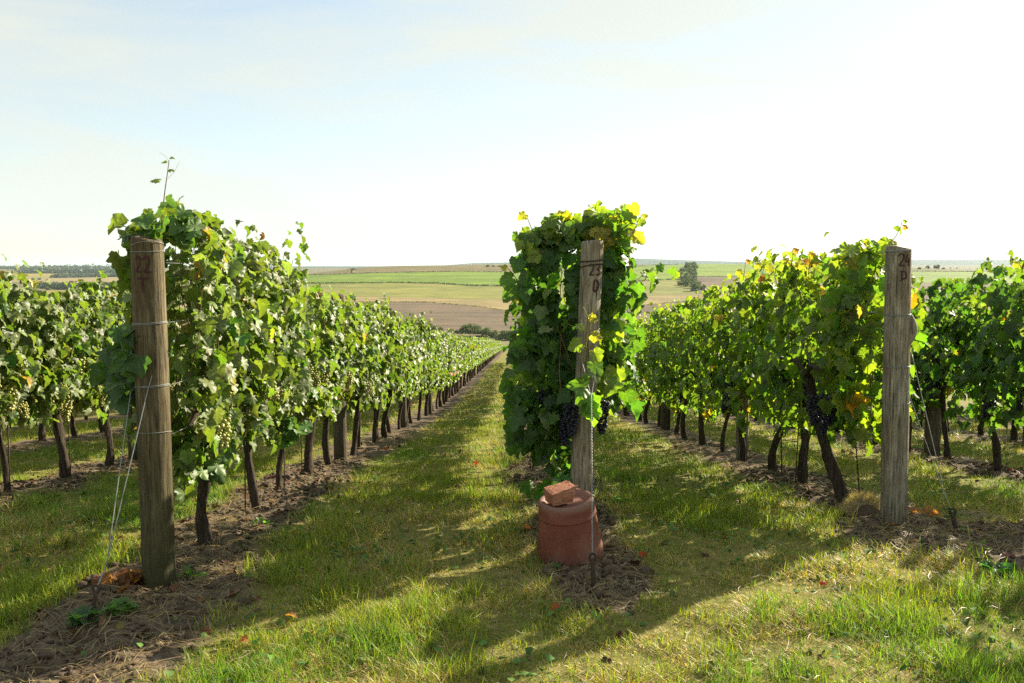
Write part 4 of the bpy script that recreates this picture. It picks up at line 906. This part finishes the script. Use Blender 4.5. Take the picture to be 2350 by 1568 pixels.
for px, py, Y, s in ((1905, 925, 6.15, 1.25), (1925, 945, 6.2, 1.2), (1890, 950, 6.25, 1.2), (1870, 930, 6.3, 1.2)):
    p = W(px, py - 22, Y) - np.array(v2.location); gb = link('grape_bunch', BUNCH['dark'][int(px) % 3], v2, tuple(p)); gb.scale = (s, s, s); gb.rotation_euler = (0, 0, px)
spray(v2, 1900, 2030, 585, 760, 6.05, 90, .105, [(.10, .17, .035), (.07, .13, .03), (.17, .22, .04)], .2, (-.4, -.8, .3)); spray(v2, 1880, 2010, 740, 930, 6.05, 50, .11, [(.14, .20, .035), (.08, .14, .03), (.2, .24, .04)], .2, (-.4, -.8, .3))
spray(v2, 1930, 2040, 555, 600, 6.0, 40, .085, [YG, YL, (.12, .18, .04)], .15, (-.2, -.6, .8))
spray(v2, 1945, 1968, 880, 935, 5.98, 4, .13, [(.55, .30, .04), OR])
shoot(v2, [W(2000, 600, 5.95), W(2030, 570, 5.93), W(2055, 545, 5.92), W(2068, 520, 5.92), W(2070, 508, 5.92)], [(.55, .0, .0, .11, (.2, -1, .4), (.5, 0, -.7), YL), (.6, -.03, .01, .09, (0, -1, .4), (-.3, 0, -.8), YG), (.85, -.01, 0, .04, (0, -1, .4), (-.8, 0, .3), YG), (.9, .015, 0, .04, (0, -1, .4), (.9, 0, -.1), OR), (1, .01, 0, .03, (0, -1, .4), (.9, 0, .2), YG)], .0034, 'cane')
shoot(v2, [W(1985, 960, 6.1), W(1982, 850, 6.05), W(1985, 750, 6.03), W(2000, 660, 6.0), W(2012, 600, 5.98)], [], .006, 'cane')
for (r_, i_, px, py, Y) in ((24, 1, 1815, 575, 7.0), (24, 2, 1750, 585, 7.9), (24, 1, 1855, 585, 6.9), (24, 3, 1705, 600, 8.7), (25, 2, 2345, 582, 7.4), (22, 1, 585, 575, 6.2), (22, 2, 560, 568, 6.6), (22, 3, 665, 622, 7.9)):
    v = VINES[r_, i_]; a_ = W(px, py + 45, Y)
    shoot(v, [a_, W(px + 4, py + 20, Y), W(px + rg.uniform(-8, 10), py, Y)], [(.4, .03, 0, .08, (0, -1, .5), (.7, 0, -.5), YL if r_ > 22 else YG), (.6, -.03, 0, .07, (0, -1, .5), (-.7, 0, -.4), YL if r_ > 22 else GR), (1, .01, 0, .05, (0, -1, .5), (.6, 0, .3), OR if r_ > 22 else YG)], .0026, 'cane')
# turning leaves in the sunlit row
spray(VINES[22, 3], 745, 775, 720, 880, 8.75, 22, .10, [(.50, .16, .03), (.55, .30, .05), (.30, .08, .03)], .05, (.8, -.5, .3))
spray(VINES[22, 0], 500, 570, 700, 760, 5.05, 7, .11, [(.07, .17, .03), (.09, .19, .035), (.22, .28, .05)], .04, (.6, -.8, .4))
spray(VINES[22, 2], 620, 690, 960, 1010, 6.55, 16, .11, [(.08, .17, .035), (.12, .2, .05)], .05, (.7, -.6, .4)); spray(VINES[22, 0], 410, 540, 960, 1075, 5.1, 40, .10, [(.10, .17, .045), (.08, .15, .04)], .1, (.7, -.6, .3))
# pale bunches hanging out of the outer row
for (i_, px, py, Y) in ((1, 15, 860, 6.9), (1, 45, 855, 6.95), (2, 70, 850, 7.4), (2, 95, 870, 7.5), (2, 180, 835, 7.8), (3, 198, 870, 8.5), (2, 150, 930, 7.7), (3, 215, 910, 8.4), (2, 110, 900, 7.4), (1, 20, 900, 6.7)):
    v = VINES[21, i_]; p = W(px, py - 12, Y) - np.array(v.location); gb = link('grape_bunch', BUNCH['green'][px % 3], v, tuple(p)); gb.scale = (1.3, 1.3, 1.3)
for (i_, px, py, Y) in ((2, 655, 820, 7.2), (2, 670, 850, 7.2), (3, 700, 830, 7.9), (1, 560, 920, 6.3)):
    v = VINES[22, i_]; p = W(px, py - 12, Y) - np.array(v.location); gb = link('grape_bunch', BUNCH['green'][px % 3], v, tuple(p)); gb.scale = (1.2, 1.2, 1.2)

# ------------------------------------------------------------------ the red pot and the brick
m, t, o = mat_new('terracotta'); n = noise(t, 6, 5, .6); n2 = noise(t, 160, 3, .7)
c = ramp(t, n.outputs[0], [(.3, (.125, .034, .020)), (.55, (.185, .052, .031)), (.75, (.235, .080, .050))]).outputs[0]
c = mixc(t, ramp(t, n2.outputs[0], [(.5, (0, 0, 0)), (.75, (.2, .2, .2))]).outputs[0], c, (.18, .07, .05))
ge = t.nodes.new('ShaderNodeNewGeometry'); sp = t.nodes.new('ShaderNodeSeparateXYZ'); t.links.new(ge.outputs['Normal'], sp.inputs[0])
tcn = t.nodes.new('ShaderNodeTexCoord'); so = t.nodes.new('ShaderNodeSeparateXYZ'); t.links.new(tcn.outputs['Object'], so.inputs[0])
dm = nd(t, 'ShaderNodeMapRange'); dm.inputs[1].default_value = .315; dm.inputs[2].default_value = .345; dm.inputs[4].default_value = .75; t.links.new(so.outputs[2], dm.inputs[0])
n4 = noise(t, 3, 5, .7); c = mixc(t, ramp(t, n4.outputs[0], [(.5, (0, 0, 0)), (.72, (.5, .5, .5))]).outputs[0], c, (.20, .15, .11)); c = mixc(t, dm.outputs[0], c, (.20, .115, .088)); ms_ = nd(t, 'ShaderNodeMapRange'); ms_.inputs[1].default_value = .13; ms_.inputs[2].default_value = .0; ms_.inputs[4].default_value = .8; t.links.new(so.outputs[2], ms_.inputs[0]); n5 = noise(t, 22, 5, .7); c = mixc(t, mixc(t, 1.0, ms_.outputs[0], ramp(t, n5.outputs[0], [(.4, (.1, .1, .1)), (.65, (1, 1, 1))]).outputs[0], 'MULTIPLY'), c, (.095, .07, .05))
principled(t, o, c, .62, .35, bump(t, n2.outputs[0], .25, .004)); M['terracotta'] = m
prof = [(.0, .326), (.06, .325), (.100, .323), (.110, .325), (.119, .335), (.134, .342), (.146, .343), (.151, .337), (.1555, .325), (.157, .305), (.1595, .262), (.1620, .256), (.1625, .250), (.1590, .247), (.1595, .243), (.1605, .235), (.168, .18), (.177, .11), (.187, .04), (.191, .0), (.189, -.03), (.15, -.035)]
k = 64; a = np.arange(k) * 2 * math.pi / k; pr = np.array(prof)
V = np.stack([pr[:, :1] * np.cos(a)[None], pr[:, :1] * np.sin(a)[None], np.repeat(pr[:, 1:], k, 1)], -1); V *= 1.05; V[:, :, :2] *= (1 + .008 * np.sin(2 * a + 1))[None, :, None]
i = np.arange(len(pr) * k).reshape(-1, k); i2 = np.roll(i, -1, 1)
Q = np.stack([i[:-1], i[1:], i2[1:], i2[:-1]], -1).reshape(-1, 4)
PX, PY = .345, 5.02
pot = link('terracotta_pot', mesh_np('terracotta_pot', V.reshape(-1, 3), Q, M['terracotta'], smooth=True), None, (PX, PY, gz(PX, PY - .1) - .01))
pot.rotation_euler = (R(5.5), R(-6.5), R(15)); tag(pot, 'upturned red terracotta pot leaning against the foot of post 23', 'pot')
m, t, o = mat_new('old_brick'); n = noise(t, 18, 6, .7); n2 = noise(t, 90, 4, .7)
c = ramp(t, n.outputs[0], [(.32, (.24, .10, .06)), (.55, (.36, .165, .105)), (.75, (.44, .245, .17))]).outputs[0]
principled(t, o, c, .92, .1, bump(t, n2.outputs[0], .8, .008)); M['brick'] = m
import bmesh
bm = bmesh.new(); bmesh.ops.create_cube(bm, size=1)
for v in bm.verts: v.co = (v.co.x * .150, v.co.y * .118, v.co.z * .082)
for v in bm.verts:
    if v.co.x > 0: v.co.z *= 1.18; v.co.x += (.012 if v.co.z > 0 else -.022)
    if v.co.x < 0 and v.co.y < 0 and v.co.z > 0: v.co.z -= .008; v.co.x -= .006
bmesh.ops.subdivide_edges(bm, edges=bm.edges[:], cuts=7, use_grid_fill=True)
rb = np.random.default_rng(4)
for v in bm.verts:
    c3 = v.co; e = (abs(c3.x) > .06) + (abs(c3.y) > .052) + (abs(c3.z) > .03)
    f = .0010 + (.0035 if c3.x > .055 else 0); v.co = c3 * (1 - (.05 if e >= 2 else 0)) + Vector(rb.normal(size=3) * f)
me = bpy.data.meshes.new('brick'); bm.to_mesh(me); bm.free(); me.materials.append(M['brick'])
Mp = pot.rotation_euler.to_matrix(); bp = Mp @ Vector((-.045, -.02, .359)) + pot.location
br = link('broken_brick', me, None, bp + Vector((0, 0, .040))); br.rotation_euler = (R(4), R(-7.5), R(24)); tag(br, 'broken orange half brick lying on the red pot', 'brick')

# ------------------------------------------------------------------ turf, straw and litter
rng = np.random.default_rng(99)
def scatter(y0, y1, dens, xk=.72, xmax=12):
    n = int(dens * xk * (y1 ** 2 - y0 ** 2)); y = np.sqrt(rng.uniform(y0 ** 2, y1 ** 2, n)); x = rng.uniform(-1, 1, n) * xk * y
    k = np.abs(x) < xmax; return x[k], y[k]
def blades(x, y, h, wd, lean, C, seg3=True):
    n = len(x); z = ground(x, y) - .006; a = rng.random(n) * 6.283; d = np.stack([np.cos(a), np.sin(a), np.zeros(n)], 1); wv = np.stack([-np.sin(a + rng.normal(size=n) * .7), np.cos(a), np.zeros(n)], 1) * (wd / 2)[:, None]
    B = np.stack([x, y, z], 1); up = np.array([0, 0, 1.]); hh = h[:, None]; ll = (lean * h)[:, None]
    vert = np.sqrt(np.clip(1 - np.clip(lean, 0, .98) ** 2, .03, 1))[:, None]
    mid = B + up * hh * .55 * vert + d * ll * .32; tip = B + up * hh * vert + d * ll
    if seg3:
        V = np.stack([B - wv, B + wv, mid + wv * .8, mid - wv * .8, tip], 1); o_ = np.arange(n)[:, None] * 5
        Q = o_ + np.array([[0, 1, 2, 3]]); T = o_ + np.array([[3, 2, 4]]); return V.reshape(-1, 3), Q, T, np.repeat(C, 5, 0)
    V = np.stack([B - wv, B + wv, tip], 1); o_ = np.arange(n)[:, None] * 3
    return V.reshape(-1, 3), None, o_ + np.array([[0, 1, 2]]), np.repeat(C, 3, 0)
VV, QQ, TT, CC = [], [], [], []; off = 0
def put(V, Q, T, C):
    global off
    VV.append(V); CC.append(C); 
    if Q is not None: QQ.append(Q + off)
    if T is not None: TT.append(T + off)
    off += len(V)
def turf(y0, y1, dens, wk, seg3, hk=1.0, xk=.72, xmax=12):
    x, y = scatter(y0, y1, dens, xk, xmax); s = soil_mask(x, y)
    tuft = fbm(x * 3.2, y * 3.2, 61, 3); dry = fbm(x * 1.05, y * 1.05, 66, 3) * .7 + fbm(x * 5, y * 5, 69, 2) * .3
    keep = (rng.random(len(x)) > s * 1.03 - .01 * (rng.random(len(x)) < .3)) & (rng.random(len(x)) < np.clip((tuft - .27) * 4.5, .5, 1))
    x, y, tuft, dry, s = x[keep], y[keep], tuft[keep], dry[keep], s[keep]; n = len(x)
    isdry = rng.random(n) < np.clip((dry - .34) * 3.0, .12, .80)
    h = np.where(isdry, rng.uniform(.03, .07, n), rng.uniform(.035, .095, n)) * (.55 + 1.1 * np.clip((tuft - .35) * 2.5, 0, 1)) * hk
    tall = rng.random(n) < .012; h[tall] *= 1.9
    lean = np.where(isdry, rng.uniform(.7, .99, n), rng.uniform(.15, .9, n))
    gcol = np.array([.205, .265, .028])[None] * (1 + rng.normal(size=(n, 1)) * .25) * (1 + rng.normal(size=(n, 3)) * np.array([.16, .06, .15]))
    patch = fbm(x * .8, y * .8, 73)[:, None]; gcol = gcol * (1 - .5 * (patch > .56) * np.array([[.5, .1, -.1]]))
    scol = np.array([.50, .40, .16])[None] * (1 + rng.normal(size=(n, 1)) * .22) * (1 + rng.normal(size=(n, 3)) * .06)
    C = np.clip(np.where(isdry[:, None], scol, gcol), .01, .7)
    put(*blades(x, y, h, np.full(n, wk) * rng.uniform(.7, 1.3, n), lean, C, seg3))
turf(2.6, 4.6, 12500, .0038, True, xk=.70); turf(4.6, 6.8, 6800, .0044, True, xk=.66); turf(6.8, 10, 3400, .0055, False, 1.05, .64, 8); turf(10, 16, 1300, .008, False, 1.1, .64, 10); turf(16, 34, 300, .016, False, 1.25, .5, 8); turf(34, 75, 60, .035, False, 1.4, .14, 8)
# a few weeds of taller green grass at the edge of the bare strips
gs = link('grass', mesh_np('grass', np.concatenate(VV), [np.concatenate(QQ), np.concatenate(TT)], M['grass'], np.concatenate(CC)))
tag(gs, 'green and dry yellow turf growing between the vine rows', 'grass', kind='stuff')
# low broad-leaved weeds in the turf
x, y = scatter(2.7, 8, 110); s = soil_mask(x, y); k = (rng.random(len(x)) > s * .9) & (fbm(x * 1.6, y * 1.6, 91) > .50); x, y = x[k], y[k]; n = len(x)
P = np.stack([x, y, ground(x, y) + rng.uniform(.008, .045, n)], 1); C = np.array([.085, .155, .04])[None] * rng.uniform(.6, 1.4, (n, 1)) * (1 + rng.normal(size=(n, 3)) * .08)
V, F, c = leaves_np(T2, P, np.array([0, 0, 1.]) + rng.normal(size=(n, 3)) * .4, rng.normal(size=(n, 3)) * np.array([1, 1, .3]), rng.uniform(.018, .042, n), np.clip(C, .02, .5), rng)
tag(link('ground_weeds', mesh_np('ground_weeds', V, F, M['litter'], c, smooth=True)), 'low broad-leaved weeds growing among the turf', 'weeds', kind='stuff')
# cut straw lying about
def straw(n, y0, y1, want_soil, lmin, lmax, wd):
    x, y = scatter(y0, y1, n); s = soil_mask(x, y); k = rng.random(len(x)) < (s if want_soil else (1 - s) * .8 + .1) * np.clip((fbm(x * 2.2, y * 2.2, 81) - .28) * 3.2, .05, 1); x, y = x[k], y[k]; n = len(x)
    L = rng.uniform(lmin, lmax, n); a = rng.random(n) * 6.283; z = ground(x, y); bend = rng.normal(size=n) * .25; P = []
    for q, f in enumerate((-.5, 0., .5)):
        aa = a + bend * f; px, py = x + np.cos(aa) * L * f, y + np.sin(aa) * L * f
        pz = np.maximum(ground(px, py) + .006, z - .02) + rng.uniform(0, .018, n) + (.022 * (1 - s[k]) if not want_soil else 0); P.append(np.stack([px, py, pz], 1))
    sd_ = np.stack([-np.sin(a), np.cos(a), np.zeros(n)], 1) * wd / 2 * rng.uniform(.6, 1.4, n)[:, None]
    V = np.stack([P[0] - sd_, P[0] + sd_, P[1] - sd_ + (0, 0, .002), P[1] + sd_, P[2] - sd_ * .6, P[2] + sd_ * .6], 1); o_ = np.arange(n)[:, None] * 6
    Q = np.concatenate([o_ + np.array([[0, 1, 3, 2]]), o_ + np.array([[2, 3, 5, 4]])])
    C = np.array([.27, .21, .12])[None] * np.clip(1 + rng.normal(size=(n, 1)) * .35, .3, 1.7) * (1 + rng.normal(size=(n, 3)) * .06)
    return V.reshape(-1, 3), Q, np.repeat(np.clip(C, .02, .7), 6, 0)
S1 = straw(1700, 2.7, 7, True, .03, .16, .003); S2 = straw(170, 2.7, 6, False, .04, .12, .0024); S3 = straw(260, 7, 14, True, .08, .25, .007); S4 = straw(120, 2.7, 6.5, True, .12, .28, .0042)
o_ = 0; Vs, Qs, Cs = [], [], []
for V, Q, C in (S1, S2, S3, S4): Vs.append(V); Qs.append(Q + o_); Cs.append(C); o_ += len(V)
tag(link('straw_litter', mesh_np('straw_litter', np.concatenate(Vs), np.concatenate(Qs), M['grass'], np.concatenate(Cs))), 'dry cut straw strewn over the soil and turf', 'straw', kind='stuff')
# crumbs and clods of earth
m, t, o = mat_new('soil_clod'); n = noise(t, 30, 6, .7); principled(t, o, ramp(t, n.outputs[0], [(.3, (.045, .033, .023)), (.7, (.13, .098, .068))]).outputs[0], .95, .1, bump(t, n.outputs[0], .6, .01)); M['clod'] = m
bm = bmesh.new(); bmesh.ops.create_icosphere(bm, subdivisions=1, radius=1); iv = np.array([v.co[:] for v in bm.verts]); fi = np.array([[v.index for v in f.verts] for f in bm.faces]); bm.free()
x, y = scatter(2.8, 9, 420); s = soil_mask(x, y); k = rng.random(len(x)) < s; x, y = x[k], y[k]; n = len(x); sz = rng.uniform(.005, .017, n) * (1 + 1.2 * (rng.random(n) < .05))
V = iv[None] * (1 + rng.normal(size=(n, len(iv), 1)) * .22) * sz[:, None, None] * np.array([1.1, 1, .75]) + np.stack([x, y, ground(x, y) + sz * .3], 1)[:, None]
tag(link('soil_clods', mesh_np('soil_clods', V.reshape(-1, 3), (fi[None] + (np.arange(n) * len(iv))[:, None, None]).reshape(-1, 3), M['clod'], smooth=True)), 'crumbled clods of earth under the vine rows', 'soil', kind='stuff')
# withered leaves lying about in the strips
x, y = scatter(3, 12, 26); s = soil_mask(x, y); k = rng.random(len(x)) < s * .9 + .06; x, y = x[k], y[k]; n = len(x)
P = np.stack([x, y, ground(x, y) + .012], 1); C = np.array([.13, .075, .038])[None] * rng.uniform(.5, 1.5, (n, 1)) * (1 + rng.normal(size=(n, 3)) * .15)
V, F, c = leaves_np(T1, P, np.array([0, 0, 1.]) + rng.normal(size=(n, 3)) * .35, rng.normal(size=(n, 3)), rng.uniform(.03, .06, n), np.clip(C, .02, .6), rng)
tag(link('leaf_litter', mesh_np('leaf_litter', V, F, M['litter'], c, smooth=True)), 'brown withered vine leaves strewn under the rows', 'leaf litter', kind='stuff')
def fallen(px, py, size, c, label):
    p = pg(px, py); z = gz(p[0], p[1]) + .045
    rt = add_leaf(None, (p[0], p[1], z), rg.normal(size=3) * .4 + np.array([0, -.5, 1]), rg.normal(size=3) * np.array([1, 1, .2]), size * .75, c, int(rg.integers(10)), 'fallen_leaf'); tag(rt, label, 'leaf', 'fallen leaves')
RD = (.40, .055, .02); BRN = (.23, .10, .045)
fallen(1470, 1290, .055, RD, 'bright red fallen leaf on the earth beside the red pot'); fallen(1883, 1368, .04, RD, 'small red fallen leaf in the sunlit grass before post 24'); fallen(1205, 1228, .06, (.5, .2, .04), 'orange fallen leaf on the shaded side of the red pot'); fallen(1268, 1413, .05, (.4, .09, .03), 'dull red fallen leaf before the anchor of the red pot')
fallen(660, 1440, .07, BRN, 'brown fallen leaf lying in the grass before the vines of post 22'); fallen(1090, 1077, .07, RD, 'red fallen leaf on the grass path between posts 22 and 23'); fallen(2165, 1042, .06, RD, 'small red fallen leaf behind the guy wires of post 24'); fallen(568, 1527, .05, (.35, .12, .04), 'small brown fallen leaf in the grass at the lower picture edge'); fallen(325, 1110, .06, (.5, .12, .03), 'orange fallen leaf on the soil behind post 22')
# the heap of withered leaves at the foot of post 22
p = pg(295, 1355); rt = empty('dead_leaf_heap', (p[0], p[1], gz(p[0], p[1]))); tag(rt, 'heap of withered brown leaves at the foot of post 22', 'leaf heap')
for q in range(34): add_leaf(rt, (rg.normal() * .075, rg.normal() * .045, abs(rg.normal()) * .02 + .01), rg.normal(size=3) * .6 + np.array([0, -.3, 1]), rg.normal(size=3), rg.uniform(.05, .085), np.array(BRN) * rg.uniform(.55, 1.1), int(rg.integers(10)))
p = pg(2130, 1192); rt = empty('dead_leaf_heap', (p[0], p[1] + .05, gz(p[0], p[1] + .05))); tag(rt, 'small heap of orange dry leaves beside post 24', 'leaf heap')
for q in range(26): add_leaf(rt, (rg.normal() * .09, rg.normal() * .05, abs(rg.normal()) * .012 + .01), rg.normal(size=3) * .5 + np.array([0, -.3, 1]), rg.normal(size=3), rg.uniform(.03, .06), np.array((.42, .16, .06)) * rg.uniform(.55, 1.2), int(rg.integers(10)))
# the bristly dry tufts beside post 24
def dry_tuft(px, py, rad, n, h, label, half=True):
    p = pg(px, py); x0, y0 = p[0], p[1]; z0 = gz(x0, y0) - .02; rt = empty('dry_grass_tuft', (x0, y0, z0)); tag(rt, label, 'grass tuft')
    bm = bmesh.new(); bmesh.ops.create_icosphere(bm, subdivisions=3, radius=1); rb2 = np.random.default_rng(8)
    for v in bm.verts: v.co = Vector((v.co.x * rad * .80, v.co.y * rad * .6, max(v.co.z, -.2) * rad * .80)) * (1 + rb2.normal() * .03)
    me = bpy.data.meshes.new('root_ball'); bm.to_mesh(me); bm.free(); me.materials.append(M['clod']); link('root_ball', me, rt, (0, -.025, 0))
    a = rg.uniform(-.15, math.pi + .15, n); yy = rg.uniform(.12, .7, n) * rad; ca, sa = np.cos(a), np.sin(a)
    B = np.stack([ca * rad * .74, yy, sa * rad * .74], 1); d = norm(np.stack([ca, np.abs(rg.normal(size=n)) * .4, sa], 1) + rg.normal(size=(n, 3)) * .2); L = h * rg.uniform(.5, 1.15, n)[:, None]
    wv = np.stack([-sa, np.zeros(n), ca], 1) * .0013; mid = B + d * L * .55; tip = B + d * L + rg.normal(size=(n, 3)) * .012
    V = np.stack([B - wv, B + wv, mid + wv, mid - wv, tip], 1).reshape(-1, 3); o_ = np.arange(n)[:, None] * 5
    C = np.repeat(np.array([.46, .37, .22])[None] * rg.uniform(.6, 1.3, (n, 1)), 5, 0)
    f = link('blade_fringe', mesh_np('blade_fringe', V, [o_ + np.array([[0, 1, 2, 3]]), o_ + np.array([[3, 2, 4]])], M['grass'], C), rt); f['kind'] = 'stuff'
dry_tuft(1990, 1192, .115, 2200, .085, 'bristly arch of dry straw-coloured grass against the foot of post 24')
p = pg(2225, 1190); rt = empty('dry_grass_tuft', (p[0], p[1], gz(p[0], p[1]))); tag(rt, 'flattened pale tuft of dry grass right of the anchor by post 24', 'grass tuft')
n = 500; x = rg.normal(size=n) * .03; y = rg.normal(size=n) * .05; d = np.stack([rg.uniform(.5, 1, n), rg.normal(size=n) * .3, rg.uniform(.0, .35, n)], 1); L = rg.uniform(.08, .20, n)[:, None]; B = np.stack([x, y, np.full(n, .0)], 1)
wv = np.tile(np.array([[0, .001, .001]]), (n, 1)); V = np.stack([B - wv, B + wv, B + d * L * .6 + wv, B + d * L * .6 - wv, B + d * L * (1, 1, .5)], 1).reshape(-1, 3); o_ = np.arange(n)[:, None] * 5
f = link('blade_fringe', mesh_np('blade_fringe', V, [o_ + np.array([[0, 1, 2, 3]]), o_ + np.array([[3, 2, 4]])], M['grass'], np.repeat(np.array([.34, .28, .17])[None] * rg.uniform(.6, 1.3, (n, 1)), 5, 0)), rt); f['kind'] = 'stuff'
# small weeds on the bare earth
def weed(px, py, n, size, label, c=(.10, .19, .05)):
    p = pg(px, py); rt = empty('weed', (p[0], p[1], gz(p[0], p[1]))); tag(rt, label, 'weed')
    for q in range(n):
        a = rg.random() * 6.283; e = np.array([math.cos(a), math.sin(a), 0]); r_ = rg.uniform(.01, .05)
        add_leaf(rt, e * r_ + np.array([0, 0, rg.uniform(.01, .045)]), np.array([0, 0, 1]) - e * .3 + rg.normal(size=3) * .2, e + np.array([0, 0, rg.uniform(-.3, .5)]), size * rg.uniform(.6, 1.1), np.array(c) * rg.uniform(.7, 1.2), int(rg.integers(10)))
weed(275, 1432, 22, .05, 'small green weed on the earth before post 22'); weed(190, 1480, 26, .055, 'bluish green weed low in the corner before post 22', (.07, .14, .06)); weed(423, 1335, 7, .04, 'upright little weed beside the foot of post 22', (.09, .2, .04)); weed(462, 1345, 6, .045, 'round leaved seedling between post 22 and its first vine'); weed(600, 1215, 8, .04, 'tiny weed on the soil between the second and third vines of post 22')
weed(2290, 1350, 40, .06, 'dark green leafy weed patch at the edge of the litter near post 24', (.05, .13, .05)); weed(1425, 1160, 16, .05, 'leafy weed in the grass behind the red pot'); weed(820, 1020, 14, .06, 'leafy weed at the edge of the soil strip behind post 22')

# ------------------------------------------------------------------ the hazy air of the valley
hz = MB(); hz.box((0, 5600, 12), (21000, 14500, 150)); hm, t, o = mat_new('haze_air')
pv = t.nodes.new('ShaderNodeVolumePrincipled'); pv.inputs['Color'].default_value = (.66, .83, 1, 1); pv.inputs['Density'].default_value = .33e-4; pv.inputs['Anisotropy'].default_value = .25
t.links.new(pv.outputs[0], o.inputs['Volume'])
hb = hz.build('haze', hm); tag(hb, kind='stuff')
